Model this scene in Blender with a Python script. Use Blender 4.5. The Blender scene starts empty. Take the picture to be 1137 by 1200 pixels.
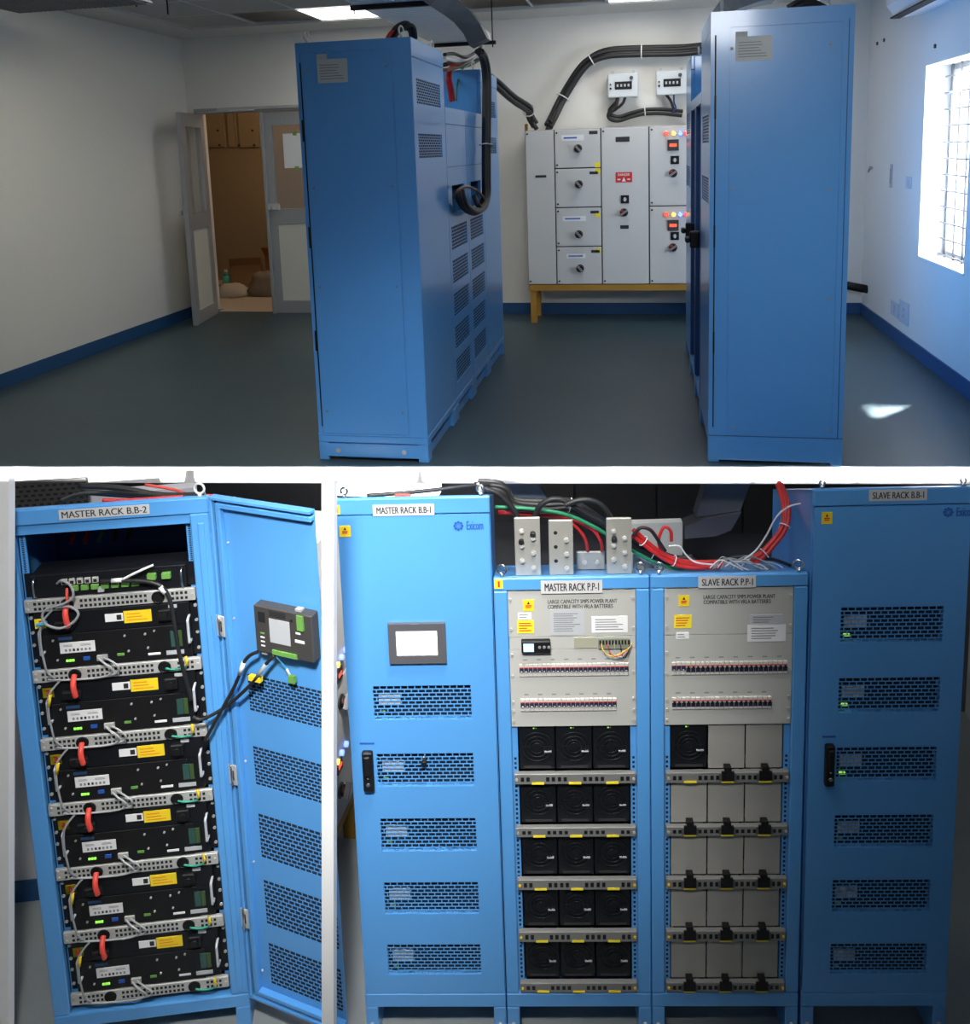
import bpy, math, random
from mathutils import Matrix, Vector
random.seed(7)
SC = bpy.context.scene
COL = SC.collection
rad = math.radians

# ---------------------------------------------------------------- camera, world, sun, lights, exposure
CZ = 3.30                                   # eye height above the lower hall floor
PITCH, YAW, ROLL = -.1478, .1832, .0319
FPX, PPX, PPY = 1015.4048, 571.2741, 328.5922
CAMROT = Matrix.Rotation(YAW, 3, 'Z') @ Matrix.Rotation(PITCH, 3, 'X') @ Matrix.Rotation(ROLL, 3, 'Y')
cam = bpy.data.cameras.new('camera')
cam_o = bpy.data.objects.new('camera', cam)
COL.objects.link(cam_o)
cam_o.matrix_world = Matrix.Translation((0, 0, CZ)) @ (CAMROT @ Matrix.Rotation(math.pi/2, 3, 'X')).to_4x4()
cam.sensor_fit = 'VERTICAL'
cam.sensor_height = 36.0
cam.lens = FPX*36.0/1200
cam.shift_x = (1137/2 - PPX)/1200
cam.shift_y = (PPY - 600)/1200
cam.clip_start = .05
SC.camera = cam_o

world = bpy.data.worlds.new('sky')
SC.world = world
world.use_nodes = True
bg = world.node_tree.nodes['Background']
bg.inputs[0].default_value = (.80, .90, 1.0, 1)
bg.inputs[1].default_value = 5.0

def lamp(kind, name, loc, target, energy, color=(1, 1, 1), **kw):
    l = bpy.data.lights.new(name, kind)
    l.energy = energy
    l.color = color
    for k, v in kw.items():
        setattr(l, k, v)
    o = bpy.data.objects.new(name, l)
    COL.objects.link(o)
    o.location = loc
    o.rotation_euler = (Vector(target) - Vector(loc)).to_track_quat('-Z', 'Y').to_euler()
    return o

lamp('SUN', 'sun', (6, 3, 9), (6 - 1.0, 3 - 1.0, 9 - 2.3), 120.0, (1, .97, .92), angle=rad(2.5))
lamp('AREA', 'window_daylight', (2.12, 5.75, 3.15), (0, 5.3, 2.6), 70, (.84, .92, 1), shape='RECTANGLE', size=.85, size_y=1.25)
lamp('AREA', 'ceiling_lamp_back', (-.1, 6.7, 4.40), (-.1, 6.8, 0), 9, (1, .97, .92), shape='RECTANGLE', size=1.2, size_y=.5)
lamp('AREA', 'ceiling_lamp_door', (-2.6, 5.0, 4.38), (-2.9, 5.0, 0), 17, (1, .93, .78), shape='RECTANGLE', size=.6, size_y=.6)
lamp('AREA', 'fill_light_hall', (-.25, 2.1, 4.38), (-1.1, 3.0, 1.2), 14, (1, .98, .95), shape='RECTANGLE', size=.5, size_y=.5, spread=rad(70))  # added fill, no fitting here: lifts the cabinet strip beside the touch panel rack
lamp('AREA', 'fill_light_front', (.55, .6, 4.30), (.60, 3.9, 2.9), 7.5, (.96, .98, 1), shape='RECTANGLE', size=.6, size_y=.4, spread=rad(74))  # added fill light for the rack ends and power racks; no real fitting
lamp('SPOT', 'hall_spot_power', (-.35, .45, 4.15), (-.82, 2.7, 1.55), 800, (1, .99, .97), spot_size=rad(33), spot_blend=1, shadow_soft_size=.15).scale = (1.4, 1, 1)
lamp('SPOT', 'hall_spot_battery', (-.60, .55, 3.95), (-1.74, 2.5, 1.40), 250, (1, .99, .97), spot_size=rad(52), spot_blend=1, shadow_soft_size=.12)
lamp('SPOT', 'fill_spot_cabinet', (-.60, 2.2, 4.36), (-1.40, 3.55, 1.15), 1000, (1, .98, .95), spot_size=rad(15), spot_blend=.6, shadow_soft_size=.08)  # added spot brightening the switchgear cabinet; the hall has no such lamp
fl_ = lamp('AREA', 'fill_light_fascia', (-.8, -.3, 3.42), (-.8, 3.86, 1.785), 34, (1, 1, 1), shape='RECTANGLE', size=6.4, size_y=.015, spread=rad(1.0))  # added thin sheet of light that whitens the slab edge; no real lamp
ex = Vector((1, .0952, 0)).normalized()                             # along the slab edge
ez = (Vector((-.42, -.3, 3.42)) - Vector((-.8, 3.858, 1.786))); ez = (ez - ex*ez.dot(ex)).normalized()
fl_.matrix_world = Matrix.Translation((-.42, -.3, 3.42)) @ Matrix((ex, ez.cross(ex), ez)).transposed().to_4x4()
lamp('POINT', 'store_lamp', (-3.6, 8.7, 4.1), (0, 0, 0), 17.0, (1, .74, .46), shadow_soft_size=.15)

vs = SC.view_settings
vs.view_transform = 'Standard'
vs.look = 'None'
vs.gamma = 1
vs.exposure = 0.0
vs.use_curve_mapping = False

# ---------------------------------------------------------------- geometry helpers
def ray(px, py):
    return CAMROT @ Vector(((px - PPX)/FPX, 1, -(py - PPY)/FPX))
def at_y(px, py, y):
    d = ray(px, py); t = y/d.y
    return Vector((0, 0, CZ)) + d*t
def at_x(px, py, x):
    d = ray(px, py); t = x/d.x
    return Vector((0, 0, CZ)) + d*t
def at_z(px, py, z):
    d = ray(px, py); t = (z - CZ)/d.z
    return Vector((0, 0, CZ)) + d*t
def local(M, px, py, y=0):
    Mi = M.inverted()
    o = Mi @ Vector((0, 0, CZ)); d = Mi.to_3x3() @ ray(px, py)
    t = (y - o.y)/d.y
    return o + d*t
def lrect(M, x0, y0, x1, y1, y=0):          # u0, u1, w0, w1 of a printed rectangle on a face
    a, b, c, d = local(M, x0, y0, y), local(M, x1, y0, y), local(M, x1, y1, y), local(M, x0, y1, y)
    return (a.x + d.x)/2, (b.x + c.x)/2, (c.z + d.z)/2, (a.z + b.z)/2

class MB:
    def __init__(s):
        s.v = []; s.f = []; s.mi = []; s.sm = []; s.mats = []
    def m(s, mat):
        if mat not in s.mats: s.mats.append(mat)
        return s.mats.index(mat)
    def face(s, idx, mi, sm=False):
        s.f.append(idx); s.mi.append(mi); s.sm.append(sm)
    def quad(s, pts, mat):
        b = len(s.v); s.v += [tuple(p) for p in pts]
        s.face(tuple(range(b, b + len(pts))), s.m(mat)); return s
    def box(s, x0, x1, y0, y1, z0, z1, mat, b=0):
        if x0 > x1: x0, x1 = x1, x0
        if y0 > y1: y0, y1 = y1, y0
        if z0 > z1: z0, z1 = z1, z0
        mi = s.m(mat); n = len(s.v)
        if b <= 0:
            s.v += [(x, y, z) for z in (z0, z1) for y in (y0, y1) for x in (x0, x1)]
            for q in ((0, 2, 3, 1), (4, 5, 7, 6), (0, 1, 5, 4), (2, 6, 7, 3), (0, 4, 6, 2), (1, 3, 7, 5)):
                s.face(tuple(n + i for i in q), mi)
            return s
        b = min(b, (x1 - x0)*.45, (y1 - y0)*.45, (z1 - z0)*.45)
        c = ((x0 + x1)/2, (y0 + y1)/2, (z0 + z1)/2)
        h = ((x1 - x0)/2, (y1 - y0)/2, (z1 - z0)/2)
        ids = {}
        for sx in (-1, 1):
            for sy in (-1, 1):
                for sz in (-1, 1):
                    sg = (sx, sy, sz)
                    for a in range(3):
                        p = [c[k] + sg[k]*(h[k] - (0 if k == a else b)) for k in range(3)]
                        ids[(sg, a)] = len(s.v); s.v.append(tuple(p))
        def add(l):
            P = [Vector(s.v[i]) for i in l]
            nrm = (P[1] - P[0]).cross(P[2] - P[0])
            mid = sum(P, Vector())/len(P) - Vector(c)
            s.face(tuple(l if nrm.dot(mid) > 0 else l[::-1]), mi)
        for a in range(3):
            o1, o2 = [k for k in range(3) if k != a]
            for sa in (-1, 1):
                l = []
                for t1, t2 in ((-1, -1), (1, -1), (1, 1), (-1, 1)):
                    g = [0, 0, 0]; g[a] = sa; g[o1] = t1; g[o2] = t2
                    l.append(ids[(tuple(g), a)])
                add(l)
            for t1 in (-1, 1):
                for t2 in (-1, 1):
                    g = [0, 0, 0]; g[o1] = t1; g[o2] = t2
                    g0 = list(g); g0[a] = -1; g1 = list(g); g1[a] = 1
                    add([ids[(tuple(g0), o1)], ids[(tuple(g1), o1)], ids[(tuple(g1), o2)], ids[(tuple(g0), o2)]])
        for sg in {k[0] for k in ids}:
            add([ids[(sg, 0)], ids[(sg, 1)], ids[(sg, 2)]])
        return s
    def prism(s, prof, axis, a0, a1, mat):   # closed profile of 2-D points, extruded along an axis
        def P(p, a):
            return {'x': (a, p[0], p[1]), 'y': (p[0], a, p[1]), 'z': (p[0], p[1], a)}[axis]
        n = len(prof); b = len(s.v); mi = s.m(mat)
        s.v += [P(p, a0) for p in prof] + [P(p, a1) for p in prof]
        s.face(tuple(range(b, b + n)), mi); s.face(tuple(range(b + 2*n - 1, b + n - 1, -1)), mi)
        for i in range(n):
            j = (i + 1) % n
            s.face((b + i, b + n + i, b + n + j, b + j), mi)
        return s
    def cyl(s, p, q, r, mat, n=12, r2=None, sm=True):
        p, q = Vector(p), Vector(q); r2 = r if r2 is None else r2
        d = (q - p).normalized()
        u = d.orthogonal().normalized(); w = d.cross(u)
        b = len(s.v); mi = s.m(mat)
        for c, rr in ((p, r), (q, r2)):
            for i in range(n):
                a = 2*math.pi*i/n
                s.v.append(tuple(c + (u*math.cos(a) + w*math.sin(a))*rr))
        for i in range(n):
            j = (i + 1) % n
            s.face((b + i, b + j, b + n + j, b + n + i), mi, sm)
        s.face(tuple(range(b + n - 1, b - 1, -1)), mi); s.face(tuple(range(b + n, b + 2*n)), mi)
        return s
    def tube(s, pts, r, mat, n=8, sub=5, closed=False):
        P = [Vector(p) for p in pts]
        if sub > 1 and len(P) > 2:
            Q = []; N = len(P)
            rng = range(N) if closed else range(N - 1)
            for i in rng:
                g = (lambda k: P[k % N]) if closed else (lambda k: P[max(0, min(N - 1, k))])
                p0, p1, p2, p3 = g(i - 1), g(i), g(i + 1), g(i + 2)
                for k in range(sub):
                    t = k/sub
                    Q.append(.5*((2*p1) + (p2 - p0)*t + (2*p0 - 5*p1 + 4*p2 - p3)*t*t + (3*p1 - p0 - 3*p2 + p3)*t**3))
            if not closed: Q.append(P[-1])
            P = Q
        N = len(P); b = len(s.v); mi = s.m(mat)
        u = None
        for i, c in enumerate(P):
            d = (P[(i + 1) % N] - P[i - 1]) if closed else (P[min(N - 1, i + 1)] - P[max(0, i - 1)])
            if d.length < 1e-9: d = Vector((0, 0, 1))
            d.normalize()
            if u is None: u = d.orthogonal().normalized()
            u = u - d*u.dot(d)
            u = d.orthogonal().normalized() if u.length < 1e-6 else u.normalized()
            w = d.cross(u)
            for k in range(n):
                a = 2*math.pi*k/n
                s.v.append(tuple(c + (u*math.cos(a) + w*math.sin(a))*r))
        for i in range(N if closed else N - 1):
            j = (i + 1) % N
            for k in range(n):
                l = (k + 1) % n
                s.face((b + i*n + k, b + i*n + l, b + j*n + l, b + j*n + k), mi, True)
        if not closed:
            s.face(tuple(range(b + n - 1, b - 1, -1)), mi)
            s.face(tuple(range(b + (N - 1)*n, b + N*n)), mi)
        return s
    def ring(s, c, axis, R, r, mat, n=20, k=8):
        d = Vector(axis).normalized(); u = d.orthogonal().normalized(); w = d.cross(u)
        pts = [Vector(c) + (u*math.cos(2*math.pi*i/n) + w*math.sin(2*math.pi*i/n))*R for i in range(n)]
        return s.tube(pts, r, mat, n=k, sub=1, closed=True)
    def holed(s, x0, x1, z0, z1, y0, y1, holes, mat):
        xs = sorted({x0, x1, *[h[0] for h in holes], *[h[1] for h in holes]})
        zs = sorted({z0, z1, *[h[2] for h in holes], *[h[3] for h in holes]})
        for j in range(len(zs) - 1):
            run = None
            for i in range(len(xs) - 1):
                cx_, cz_ = (xs[i] + xs[i + 1])/2, (zs[j] + zs[j + 1])/2
                solid = not any(h[0] < cx_ < h[1] and h[2] < cz_ < h[3] for h in holes)
                if solid and run is None: run = xs[i]
                if not solid and run is not None:
                    s.box(run, xs[i], y0, y1, zs[j], zs[j + 1], mat); run = None
            if run is not None: s.box(run, xs[-1], y0, y1, zs[j], zs[j + 1], mat)
        return s
    def mesh(s, name):
        me = bpy.data.meshes.new(name)
        me.from_pydata(s.v, [], s.f)
        for mt in s.mats: me.materials.append(mt)
        me.polygons.foreach_set('material_index', s.mi)
        me.polygons.foreach_set('use_smooth', s.sm)
        me.update()
        return me
    def obj(s, name, parent=None, M=None, kind=None, label=None):
        o = bpy.data.objects.new(name, s.mesh(name))
        COL.objects.link(o)
        if parent is not None: o.parent = parent
        if M is not None: o.matrix_local = M
        if kind: o['kind'] = kind
        if label: o['label'] = label
        return o

def tag(o, label, cat, group=None):
    o['label'] = label; o['category'] = cat
    if group: o['group'] = group
    return o
def thing(name, label, cat, M=None, group=None):
    o = bpy.data.objects.new(name, None); COL.objects.link(o)
    o.empty_display_size = .1
    if M is not None: o.matrix_world = M
    return tag(o, label, cat, group)
def dup(root, M, label, group=None):
    c = root.copy(); COL.objects.link(c); c.matrix_world = M
    c['label'] = label
    if group: c['group'] = group
    for ch in root.children:
        d = ch.copy(); COL.objects.link(d); d.parent = c
        for g in ch.children:
            e = g.copy(); COL.objects.link(e); e.parent = d
    return c
def T(x, y, z): return Matrix.Translation((x, y, z))
def RZ(a): return Matrix.Rotation(a, 4, 'Z')

# ---------------------------------------------------------------- materials
def mat(name, col, rough=.5, metal=0., noise=0., nscale=8., bump=0., coat=0., emit=None, estr=0., spec=.5, alpha=None, trans=0.):
    m = bpy.data.materials.new(name); m.use_nodes = True
    nt = m.node_tree; p = nt.nodes['Principled BSDF']
    p.inputs['Base Color'].default_value = (*col, 1)
    p.inputs['Roughness'].default_value = rough
    p.inputs['Metallic'].default_value = metal
    p.inputs['Specular IOR Level'].default_value = spec
    if coat:
        p.inputs['Coat Weight'].default_value = coat; p.inputs['Coat Roughness'].default_value = .12
    if trans: p.inputs['Transmission Weight'].default_value = trans
    if emit:
        p.inputs['Emission Color'].default_value = (*emit, 1); p.inputs['Emission Strength'].default_value = estr
    if noise or bump:
        tc = nt.nodes.new('ShaderNodeTexCoord'); nz = nt.nodes.new('ShaderNodeTexNoise')
        nz.inputs['Scale'].default_value = nscale; nz.inputs['Detail'].default_value = 5
        nt.links.new(tc.outputs['Object'], nz.inputs['Vector'])
        if noise:
            mx = nt.nodes.new('ShaderNodeMix'); mx.data_type = 'RGBA'
            mx.inputs['A'].default_value = (*[max(0, c*(1 - noise)) for c in col], 1)
            mx.inputs['B'].default_value = (*[min(1, c*(1 + noise)) for c in col], 1)
            nt.links.new(nz.outputs['Fac'], mx.inputs['Factor'])
            nt.links.new(mx.outputs['Result'], p.inputs['Base Color'])
        if bump:
            bp = nt.nodes.new('ShaderNodeBump'); bp.inputs['Strength'].default_value = bump; bp.inputs['Distance'].default_value = .01
            nt.links.new(nz.outputs['Fac'], bp.inputs['Height']); nt.links.new(bp.outputs['Normal'], p.inputs['Normal'])
    return m
BLUE = mat('blue_powder_coat', (.095, .34, .74), .32, noise=.05, nscale=3, coat=.42)
BLUE_D = mat('dark_blue_inner_shade', (.022, .08, .24), .45, noise=.06)  # dark blue of posts and seams; rack interiors' shade put into the colour
WHITE = mat('white_gloss_paint', (.95, .95, .95), .4)
WALL = mat('warm_white_plaster', (.76, .74, .69), .75, noise=.03, nscale=2, bump=.03)
WALL_R = mat('pale_plaster', (.76, .76, .75), .65, noise=.03, nscale=2, bump=.03)
WALL_L = mat('lilac_white_plaster', (.62, .62, .66), .7, noise=.03)
CEIL = mat('ceiling_board', (.62, .61, .58), .85, noise=.03)
TILE = mat('mineral_ceiling_tile', (.42, .42, .41), .9, noise=.06, nscale=40)
GRID = mat('ceiling_grid_steel', (.6, .6, .6), .5)
VOID = mat('ceiling_void', (.005, .005, .006), .9)
FLOOR = mat('teal_epoxy_floor', (.034, .062, .078), .42, noise=.25, nscale=2.2, bump=.04)
FLOOR_L = mat('grey_epoxy_floor', (.34, .37, .37), .38, noise=.12, nscale=4, bump=.03)
SKIRT = mat('blue_skirting_paint', (.015, .075, .20), .5)
GREY = mat('light_grey_enamel', (.46, .46, .43), .5, noise=.02)
SWG = mat('switchgear_grey', (.60, .60, .58), .45, noise=.03, nscale=3)
SWG_D = mat('switchgear_gap', (.06, .06, .06), .7)
BEIGE = mat('beige_module_cover', (.36, .35, .32), .5, noise=.03, nscale=6)
BLACK = mat('black_plastic', (.008, .008, .009), .5, spec=.3)
BLACK_M = mat('black_steel', (.007, .008, .011), .45, noise=.2, spec=.3)
DARK = mat('dark_recess', (.006, .007, .009), .8)
VENTB = mat('vent_backing', (.010, .018, .04), .8)
SILVER = mat('galvanised_steel', (.55, .55, .53), .42, metal=.35, noise=.06, nscale=20)
CHROME = mat('bright_chrome', (.75, .75, .76), .2, metal=1)
STRIP = mat('module_strip_grey', (.22, .22, .21), .5, metal=.2)
ALU = mat('grey_aluminium', (.36, .37, .38), .4, metal=.3)
CREAM = mat('cream_laminate', (.62, .61, .54), .6)
YEL = mat('yellow_sticker', (.85, .62, .02), .5)
YEL2 = mat('yellow_sticker_bright', (.90, .74, .03), .5)
LABEL = mat('name_label_paper', (.58, .58, .58), .6)
PAPER = mat('white_label_paper', (.80, .80, .80), .6)
GREYP = mat('printed_grey_label', (.46, .48, .50), .6)
INK = mat('black_ink', (.02, .02, .022), .6)
INK_B = mat('blue_ink', (.02, .10, .42), .5)
INK_G = mat('grey_ink', (.24, .24, .25), .6)
RED = mat('red_print', (.62, .03, .03), .5)
CBLK = mat('black_cable_sheath', (.013, .013, .014), .5)
CRED = mat('red_cable_sheath', (.50, .02, .02), .45)
CREDL = mat('bright_red_sleeve', (.75, .07, .05), .45)
CGRN = mat('green_cable_sheath', (.015, .20, .09), .5)
CGRY = mat('grey_cable_sheath', (.30, .31, .32), .5)
CWHT = mat('white_cable_sheath', (.72, .72, .72), .5)
PATCH = mat('pale_grey_patch_cable', (.42, .43, .44), .5)
HANDLE = mat('satin_steel_handle', (.55, .57, .60), .45, metal=.2)
CYEL = mat('yellow_cable_sheath', (.80, .55, .02), .5)
CBLU = mat('sky_blue_tag', (.06, .45, .75), .5)
OCHRE = mat('ochre_painted_steel', (.40, .21, .03), .5, noise=.1)
DUCT = mat('dark_grey_tray', (.10, .11, .12), .5, noise=.05)
DUCT_L = mat('galvanised_duct', (.30, .32, .36), .38, metal=.5, noise=.05)
TRAY = mat('white_tray', (.86, .87, .87), .5)
PANEL_D = mat('dark_brown_board', (.085, .08, .075), .8, noise=.1)
BUS = mat('tinned_busbar', (.40, .39, .35), .45, metal=.4, noise=.06, nscale=15)
STORE = mat('beige_store_wall', (.34, .25, .16), .8, noise=.05)
STORE_F = mat('beige_store_floor', (.55, .46, .36), .5)
CARD = mat('brown_cardboard', (.28, .15, .07), .8, noise=.08)
CARD_O = mat('orange_carton', (.36, .13, .04), .7)
SACK = mat('dusty_sack', (.22, .17, .13), .9, noise=.2, nscale=20)
LED = mat('led_diffuser', (.9, .9, .9), .5, emit=(1, .98, .94), estr=6)
LEDS = mat('led_batten_diffuser', (.9, .9, .9), .5, emit=(1, .98, .94), estr=5)
SCR = mat('lit_screen_white', (.8, .8, .8), .4, emit=(.93, .97, 1), estr=1.2)
SCRB = mat('lit_screen_blue', (.3, .5, .9), .4, emit=(.35, .6, 1), estr=1.5)
LGRN = mat('green_led', (.2, .8, .1), .4, emit=(.45, 1, .1), estr=.7)
LRED = mat('red_lamp', (.8, .1, .05), .4, emit=(1, .06, .03), estr=2)
LAMB = mat('amber_lamp', (.9, .6, .1), .4, emit=(1, .55, .1), estr=2.2)
LBLU = mat('blue_lamp', (.2, .3, 1), .4, emit=(.15, .25, 1), estr=2.5)
PCB = mat('dark_green_display', (.03, .08, .07), .25)
TGRN = mat('green_terminal', (.14, .34, .07), .5)
HMI = mat('charcoal_housing', (.05, .048, .046), .5)
BEZEL = mat('grey_screen_bezel', (.09, .09, .10), .4)
WINW = mat('window_reveal_white', (.85, .84, .80), .6)
def glass_mat(name, col, opacity):
    m = bpy.data.materials.new(name); m.use_nodes = True; nt = m.node_tree
    p = nt.nodes['Principled BSDF']; out = nt.nodes['Material Output']
    p.inputs['Base Color'].default_value = (*col, 1); p.inputs['Roughness'].default_value = .08
    tr = nt.nodes.new('ShaderNodeBsdfTransparent'); mx = nt.nodes.new('ShaderNodeMixShader')
    mx.inputs[0].default_value = opacity
    nt.links.new(tr.outputs[0], mx.inputs[1]); nt.links.new(p.outputs[0], mx.inputs[2]); nt.links.new(mx.outputs[0], out.inputs[0])
    return m
GLASS = glass_mat('door_glass', (.5, .5, .48), .16)

# ---------------------------------------------------------------- lettering (built in font, turned into flat mesh)
_txt = {}
WORDS = ['MASTER RACK B.B-2', 'MASTER RACK B.B-1', 'MASTER RACK P.P-1', 'SLAVE RACK P.P-1', 'SLAVE RACK B.B-1', 'Exicom',
         'LARGE CAPACITY SMPS POWER PLANT', 'COMPATIBLE WITH VRLA BATTERIES', '1', '2', '3', '4', '5', '6', 'CAUTION', 'DANGER']
tmp = []
for w in WORDS:
    cu = bpy.data.curves.new('lettering', 'FONT'); cu.body = w; cu.resolution_u = 3
    cu.offset = 0
    o = bpy.data.objects.new('lettering', cu); COL.objects.link(o); tmp.append((w, o))
bpy.context.view_layer.update()
dg = bpy.context.evaluated_depsgraph_get()
for w, o in tmp:
    me = bpy.data.meshes.new_from_object(o.evaluated_get(dg))
    V = [v.co.copy() for v in me.vertices]
    x0, x1 = min(v.x for v in V), max(v.x for v in V); y0, y1 = min(v.y for v in V), max(v.y for v in V)
    _txt[w] = ([((v.x - x0)/(x1 - x0), (v.y - y0)/(y1 - y0)) for v in V], [tuple(p.vertices) for p in me.polygons])
    bpy.data.objects.remove(o)
def write(mb, w, u0, u1, z0, z1, y, mt):
    V, F = _txt[w]; mi = mb.m(mt)
    for dx, dy in ((0, 0), ((z1 - z0)*.05, -.0002)):                # struck twice: bold
        b = len(mb.v)
        mb.v += [(u0 + dx + a*(u1 - u0), y + dy, z0 + c*(z1 - z0)) for a, c in V]
        for f in F:
            mb.face(tuple(b + i for i in f), mi)
def lines(mb, u0, u1, z0, z1, y, n, mt, frac=.35, seed=0):
    r = random.Random(seed); h = (z1 - z0)/n
    for i in range(n):
        c = z0 + h*(i + .5); e = u0 + (u1 - u0)*r.uniform(.55, 1)
        mb.box(u0, e, y, y + .0006, c - h*frac/2, c + h*frac/2, mt)

def sticker(name, parent, u0, u1, z0, z1, y, mt, text=None, ink=INK, nl=0, pad=(.06, .2), label=None, t=.0016):
    mb = MB(); mb.box(u0, u1, y - t, y, z0, z1, mt)
    du, dz = u1 - u0, z1 - z0
    if text: write(mb, text, u0 + du*pad[0], u1 - du*pad[0], z0 + dz*pad[1], z1 - dz*pad[1], y - t - .0006, ink)
    if nl: lines(mb, u0 + du*.1, u1 - du*.1, z0 + dz*.12, z1 - dz*.12, y - t - .0006, nl, ink, seed=int(abs(u0*1000)))
    return mb.obj(name, parent, label=label)
def warning(name, parent, u0, u1, z0, z1, y, mt=YEL):
    mb = MB(); mb.box(u0, u1, y - .0016, y, z0, z1, mt)
    c = (u0 + u1)/2; d = u1 - u0; h = z1 - z0
    mb.prism([(c - d*.13, z0 + h*.62), (c + d*.13, z0 + h*.62), (c, z0 + h*.88)], 'y', y - .0024, y - .0016, INK)
    mb.box(c - d*.26, c + d*.26, y - .0024, y - .0016, z0 + h*.44, z0 + h*.54, RED)
    mb.box(c - d*.26, c + d*.2, y - .0024, y - .0016, z0 + h*.3, z0 + h*.38, RED)
    return mb.obj(name, parent)

def grille(mb, u0, u1, z0, z1, y, rows, cols, mt):
    h = (z1 - z0)/rows; w = (u1 - u0)/cols
    for i in range(rows + 1):
        c = z0 + i*h
        mb.box(u0, u1, y, y + .0007, max(z0, c - h*.13), min(z1, c + h*.13), mt)
    for i in range(rows):
        off = .5 if i % 2 else 0
        for k in range(cols + 1):
            c = u0 + (k + off)*w
            if c > u1: continue
            mb.box(max(u0, c - w*.075), min(u1, c + w*.075), y, y + .0007, z0 + i*h + h*.15, z0 + (i + 1)*h - h*.15, mt)

def eye_bolt(parent, x, y, z, R=.017, mt=CHROME):
    mb = MB(); mb.cyl((x, y, z), (x, y, z + .012), .007, mt, 10); mb.ring((x, y, z + .012 + R), (.25, 1, 0), R, .0042, mt)
    mb.obj('eye_bolt', parent)

def screws(mb, pts, y, r, mt):
    for u, z in pts: mb.cyl((u, y, z), (u, y - .004, z), r, mt, 8)

# ================================================================ STRUCTURE
UZ = 1.821                                  # upper floor level
XL, XR, YB, CE = -4.281, 1.808, 7.736, 4.433
def edge_y(x): return 3.632 + (x + 3.175)*(4.071 - 3.632)/(1.437 + 3.175)
def struct(name, mb, M=None):
    o = mb.obj(name, None, M); o['kind'] = 'structure'; return o
SLAB_B = 1.746
# upper floor slab with its white painted edge
mb = MB(); mb.prism([(XL, edge_y(XL)), (XR, edge_y(XR)), (XR, YB + .2), (XL, YB + .2)], 'z', SLAB_B + .002, UZ, FLOOR)
struct('floor', mb)
mb = MB(); mb.prism([(XL, edge_y(XL) - .02), (XR, edge_y(XR) - .02), (XR, edge_y(XR) - .0005), (XL, edge_y(XL) - .0005)], 'z', SLAB_B, UZ + .001, WHITE)
struct('trim_1', mb)
mb = MB(); mb.box(XL - .2, XR + .35, -1.7, YB + .2, -.12, 0, FLOOR_L); struct('floor_lower', mb)
mb = MB(); mb.box(XL - .2, XL, -1.7, YB + .2, 0, CE + .3, WALL); struct('wall_left', mb)
mb = MB(); mb.box(XL, XR + .24, -1.7, -1.5, 0, CE + .3, WALL); struct('wall_front', mb)
# back wall with the door opening
DX0, DX1, DOORZ = -4.20, -2.62, UZ + 1.96
mb = MB(); mb.holed(XL, XR + .24, UZ, CE + .3, YB, YB + .2, [(DX0, DX1, UZ, DOORZ)], WALL); struct('wall_back', mb)
# right wall with the window opening
WY0, WY1, WZ0, WZ1 = 5.36, 6.22, UZ + .68, UZ + 1.945
mb = MB()
tmpm = MB(); tmpm.holed(-1.7, YB, 0, CE + .3, 0, .24, [(WY0, WY1, WZ0, WZ1)], WALL_R)
mb.v = [(XR + y, x, z) for x, y, z in tmpm.v]; mb.f = [t[::-1] for t in tmpm.f]; mb.mi = tmpm.mi; mb.sm = tmpm.sm; mb.mats = tmpm.mats
struct('wall_right', mb)
# skirtings
mb = MB(); mb.box(XL, XL + .012, edge_y(XL), YB, UZ, UZ + .10, SKIRT); struct('baseboard_left', mb)
mb = MB(); mb.box(DX1 + .02, XR, YB - .012, YB, UZ, UZ + .10, SKIRT); struct('baseboard_back', mb)
mb = MB(); mb.box(XR - .012, XR, edge_y(XR), YB - .012, UZ, UZ + .10, SKIRT); struct('baseboard_right', mb)
# ceiling: plaster border, grid, tiles, openings, led panels
GX0, GY1, GS = -3.91, 7.25, .602
cols_, rows_ = 9, 14
GX1 = GX0 + cols_*GS; GY0 = GY1 - rows_*GS
mb = MB(); mb.box(XL - .2, XR + .24, -1.7, YB + .2, CE + .25, CE + .3, VOID)
mb.box(XL, GX0, -1.5, YB, CE, CE + .02, CEIL); mb.box(GX1, XR, -1.5, YB, CE, CE + .02, CEIL)
mb.box(GX0, GX1, GY1, YB, CE, CE + .02, CEIL); mb.box(GX0, GX1, -1.5, GY0, CE, CE + .02, CEIL)
ceiling = struct('ceiling', mb)
mb = MB()
for i in range(cols_ + 1): mb.box(GX0 + i*GS - .008, GX0 + i*GS + .008, GY0, GY1, CE + .014, CE + .03, GRID)
for j in range(rows_ + 1): mb.box(GX0, GX1, GY0 + j*GS - .008, GY0 + j*GS + .008, CE + .0145, CE + .0305, GRID)
mb.obj('ceiling_grid', ceiling)
tile_me = MB().box(-GS/2 + .009, GS/2 - .009, -GS/2 + .009, GS/2 - .009, 0, .012, TILE).mesh('ceiling_tile')
open_ = {(1, 13), (5, 13), (4, 13), (6, 12)}; ledp = {(2, 13), (6, 13), (2, 9), (6, 9), (4, 4)}
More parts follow.
